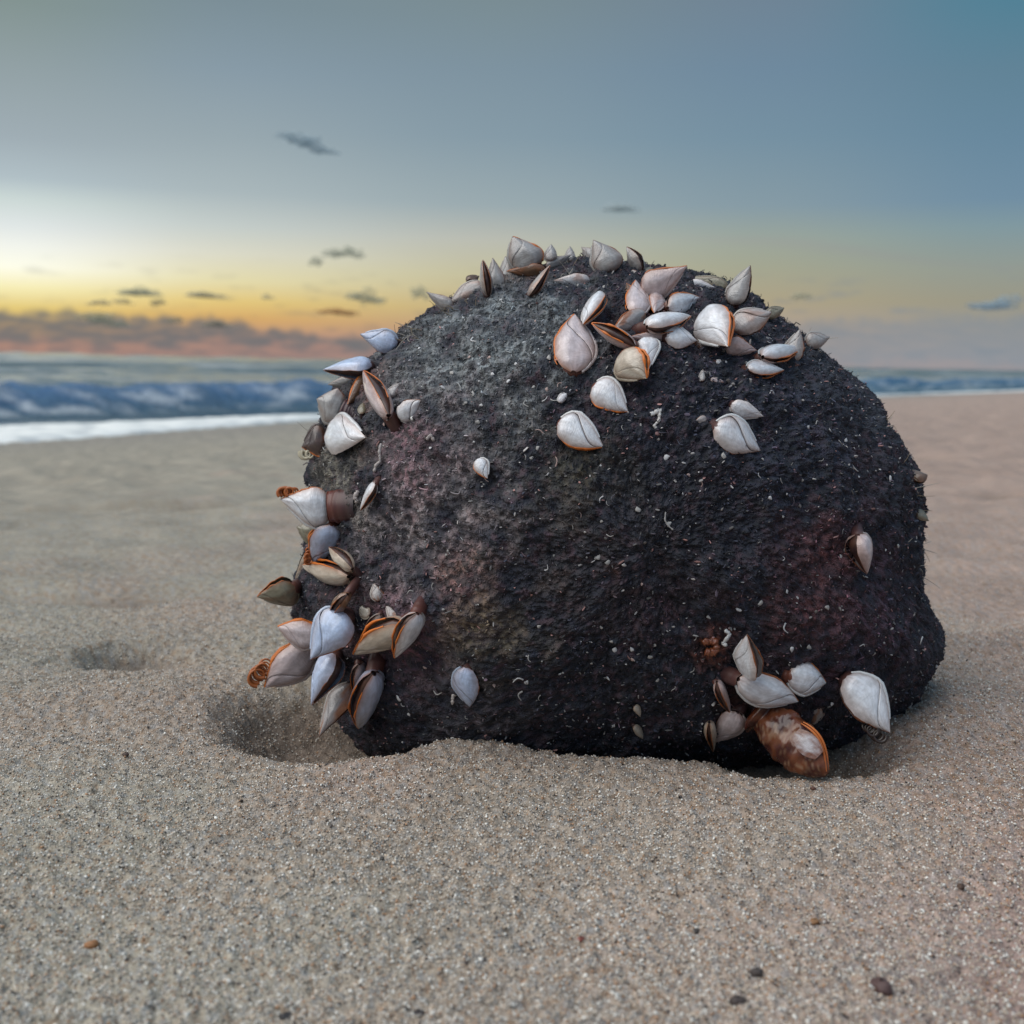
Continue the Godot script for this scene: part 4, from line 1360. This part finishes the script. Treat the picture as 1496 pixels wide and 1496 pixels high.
func lump(s: int, around: int, rows: int) -> ArrayMesh:
	var acc := Acc.new()
	var P := PackedVector3Array()
	for j in rows:
		for i in around:
			var a := TAU * i / around
			var b := PI * j / (rows - 1)
			var e := Vector3(cos(a) * sin(b), cos(b), sin(a) * sin(b))
			P.append(e * (1.0 + 0.35 * n_mid.get_noise_3dv(e * 8.0 + Vector3(s * 31.0, 0, 0))) * Vector3(0.6, 0.36, 0.45))
	acc.grid(around, rows, P, PackedColorArray(), true)
	return acc.mesh()


func pebble(label: String, px: float, py: float, size: float, col: Color) -> void:
	var p := ground_hit(px, py)
	var m := StandardMaterial3D.new()
	m.resource_name = "pebble"
	m.albedo_color = col.linear_to_srgb()
	m.roughness = 0.65
	var o := obj("pebble", lump(int(px), 14, 9), m, self)
	o.transform = Transform3D(Basis(Vector3.UP, rng.randf() * TAU).scaled_local(Vector3.ONE * size), p + Vector3(0, size * 0.12, 0))
	tag(o, label, "pebble", "loose bits on the foreground sand")


func build_grains() -> void:
	# coarse grains lying loose on the sand
	for v in 3:
		var mm := MultiMesh.new()
		mm.transform_format = MultiMesh.TRANSFORM_3D
		mm.use_colors = true
		mm.mesh = lump(v + 3, 5, 4)
		var where := []
		var tint := []
		for q in 115000:
			var r := 0.24 + 0.62 * pow(rng.randf(), 1.2) if rng.randf() < 0.80 else 0.6 + 2.0 * pow(rng.randf(), 1.3)
			var a := deg_to_rad(rng.randf_range(-45.0, 45.0))
			var x := r * sin(a)
			var z := -r * cos(a)
			var e := Vector2((x - CENTRE.x) / 0.14, (z - CENTRE.z) / 0.10)
			if e.length() < 0.95:
				continue
			var size := rng.randf_range(0.0004, 0.0010) * (1.5 if rng.randf() < 0.06 else 1.0)
			where.append(Transform3D(Basis.from_euler(Vector3(rng.randf() * 6.0, rng.randf() * 6.0, rng.randf() * 6.0)).scaled_local(Vector3.ONE * size), Vector3(x, sand_height(x, z) + size * 0.1, z)))
			var k := rng.randf()
			var c := Color(0.55, 0.45, 0.35)
			if k < 0.24:
				c = Color(0.80, 0.76, 0.69)
			elif k < 0.44:
				c = Color(0.42, 0.38, 0.34)
			elif k < 0.56:
				c = Color(0.44, 0.25, 0.14)
			elif k < 0.64:
				c = Color(0.07, 0.055, 0.05)
			var g := rng.randf_range(0.8, 1.15)
			tint.append(Color(c.r * g, c.g * g, c.b * g))
		mm.instance_count = where.size()
		for q in where.size():
			mm.set_instance_transform(q, where[q])
			mm.set_instance_color(q, tint[q])
		var mi := MultiMeshInstance3D.new()
		mi.name = numbered("sand_grains")
		mi.multimesh = mm
		mi.material_override = M.grain
		mi.set_meta("kind", "stuff")
		mi.set_meta("label", "coarse pale, rusty and dark grains scattered on the sand")
		mi.set_meta("category", "sand")
		add_child(mi, true)
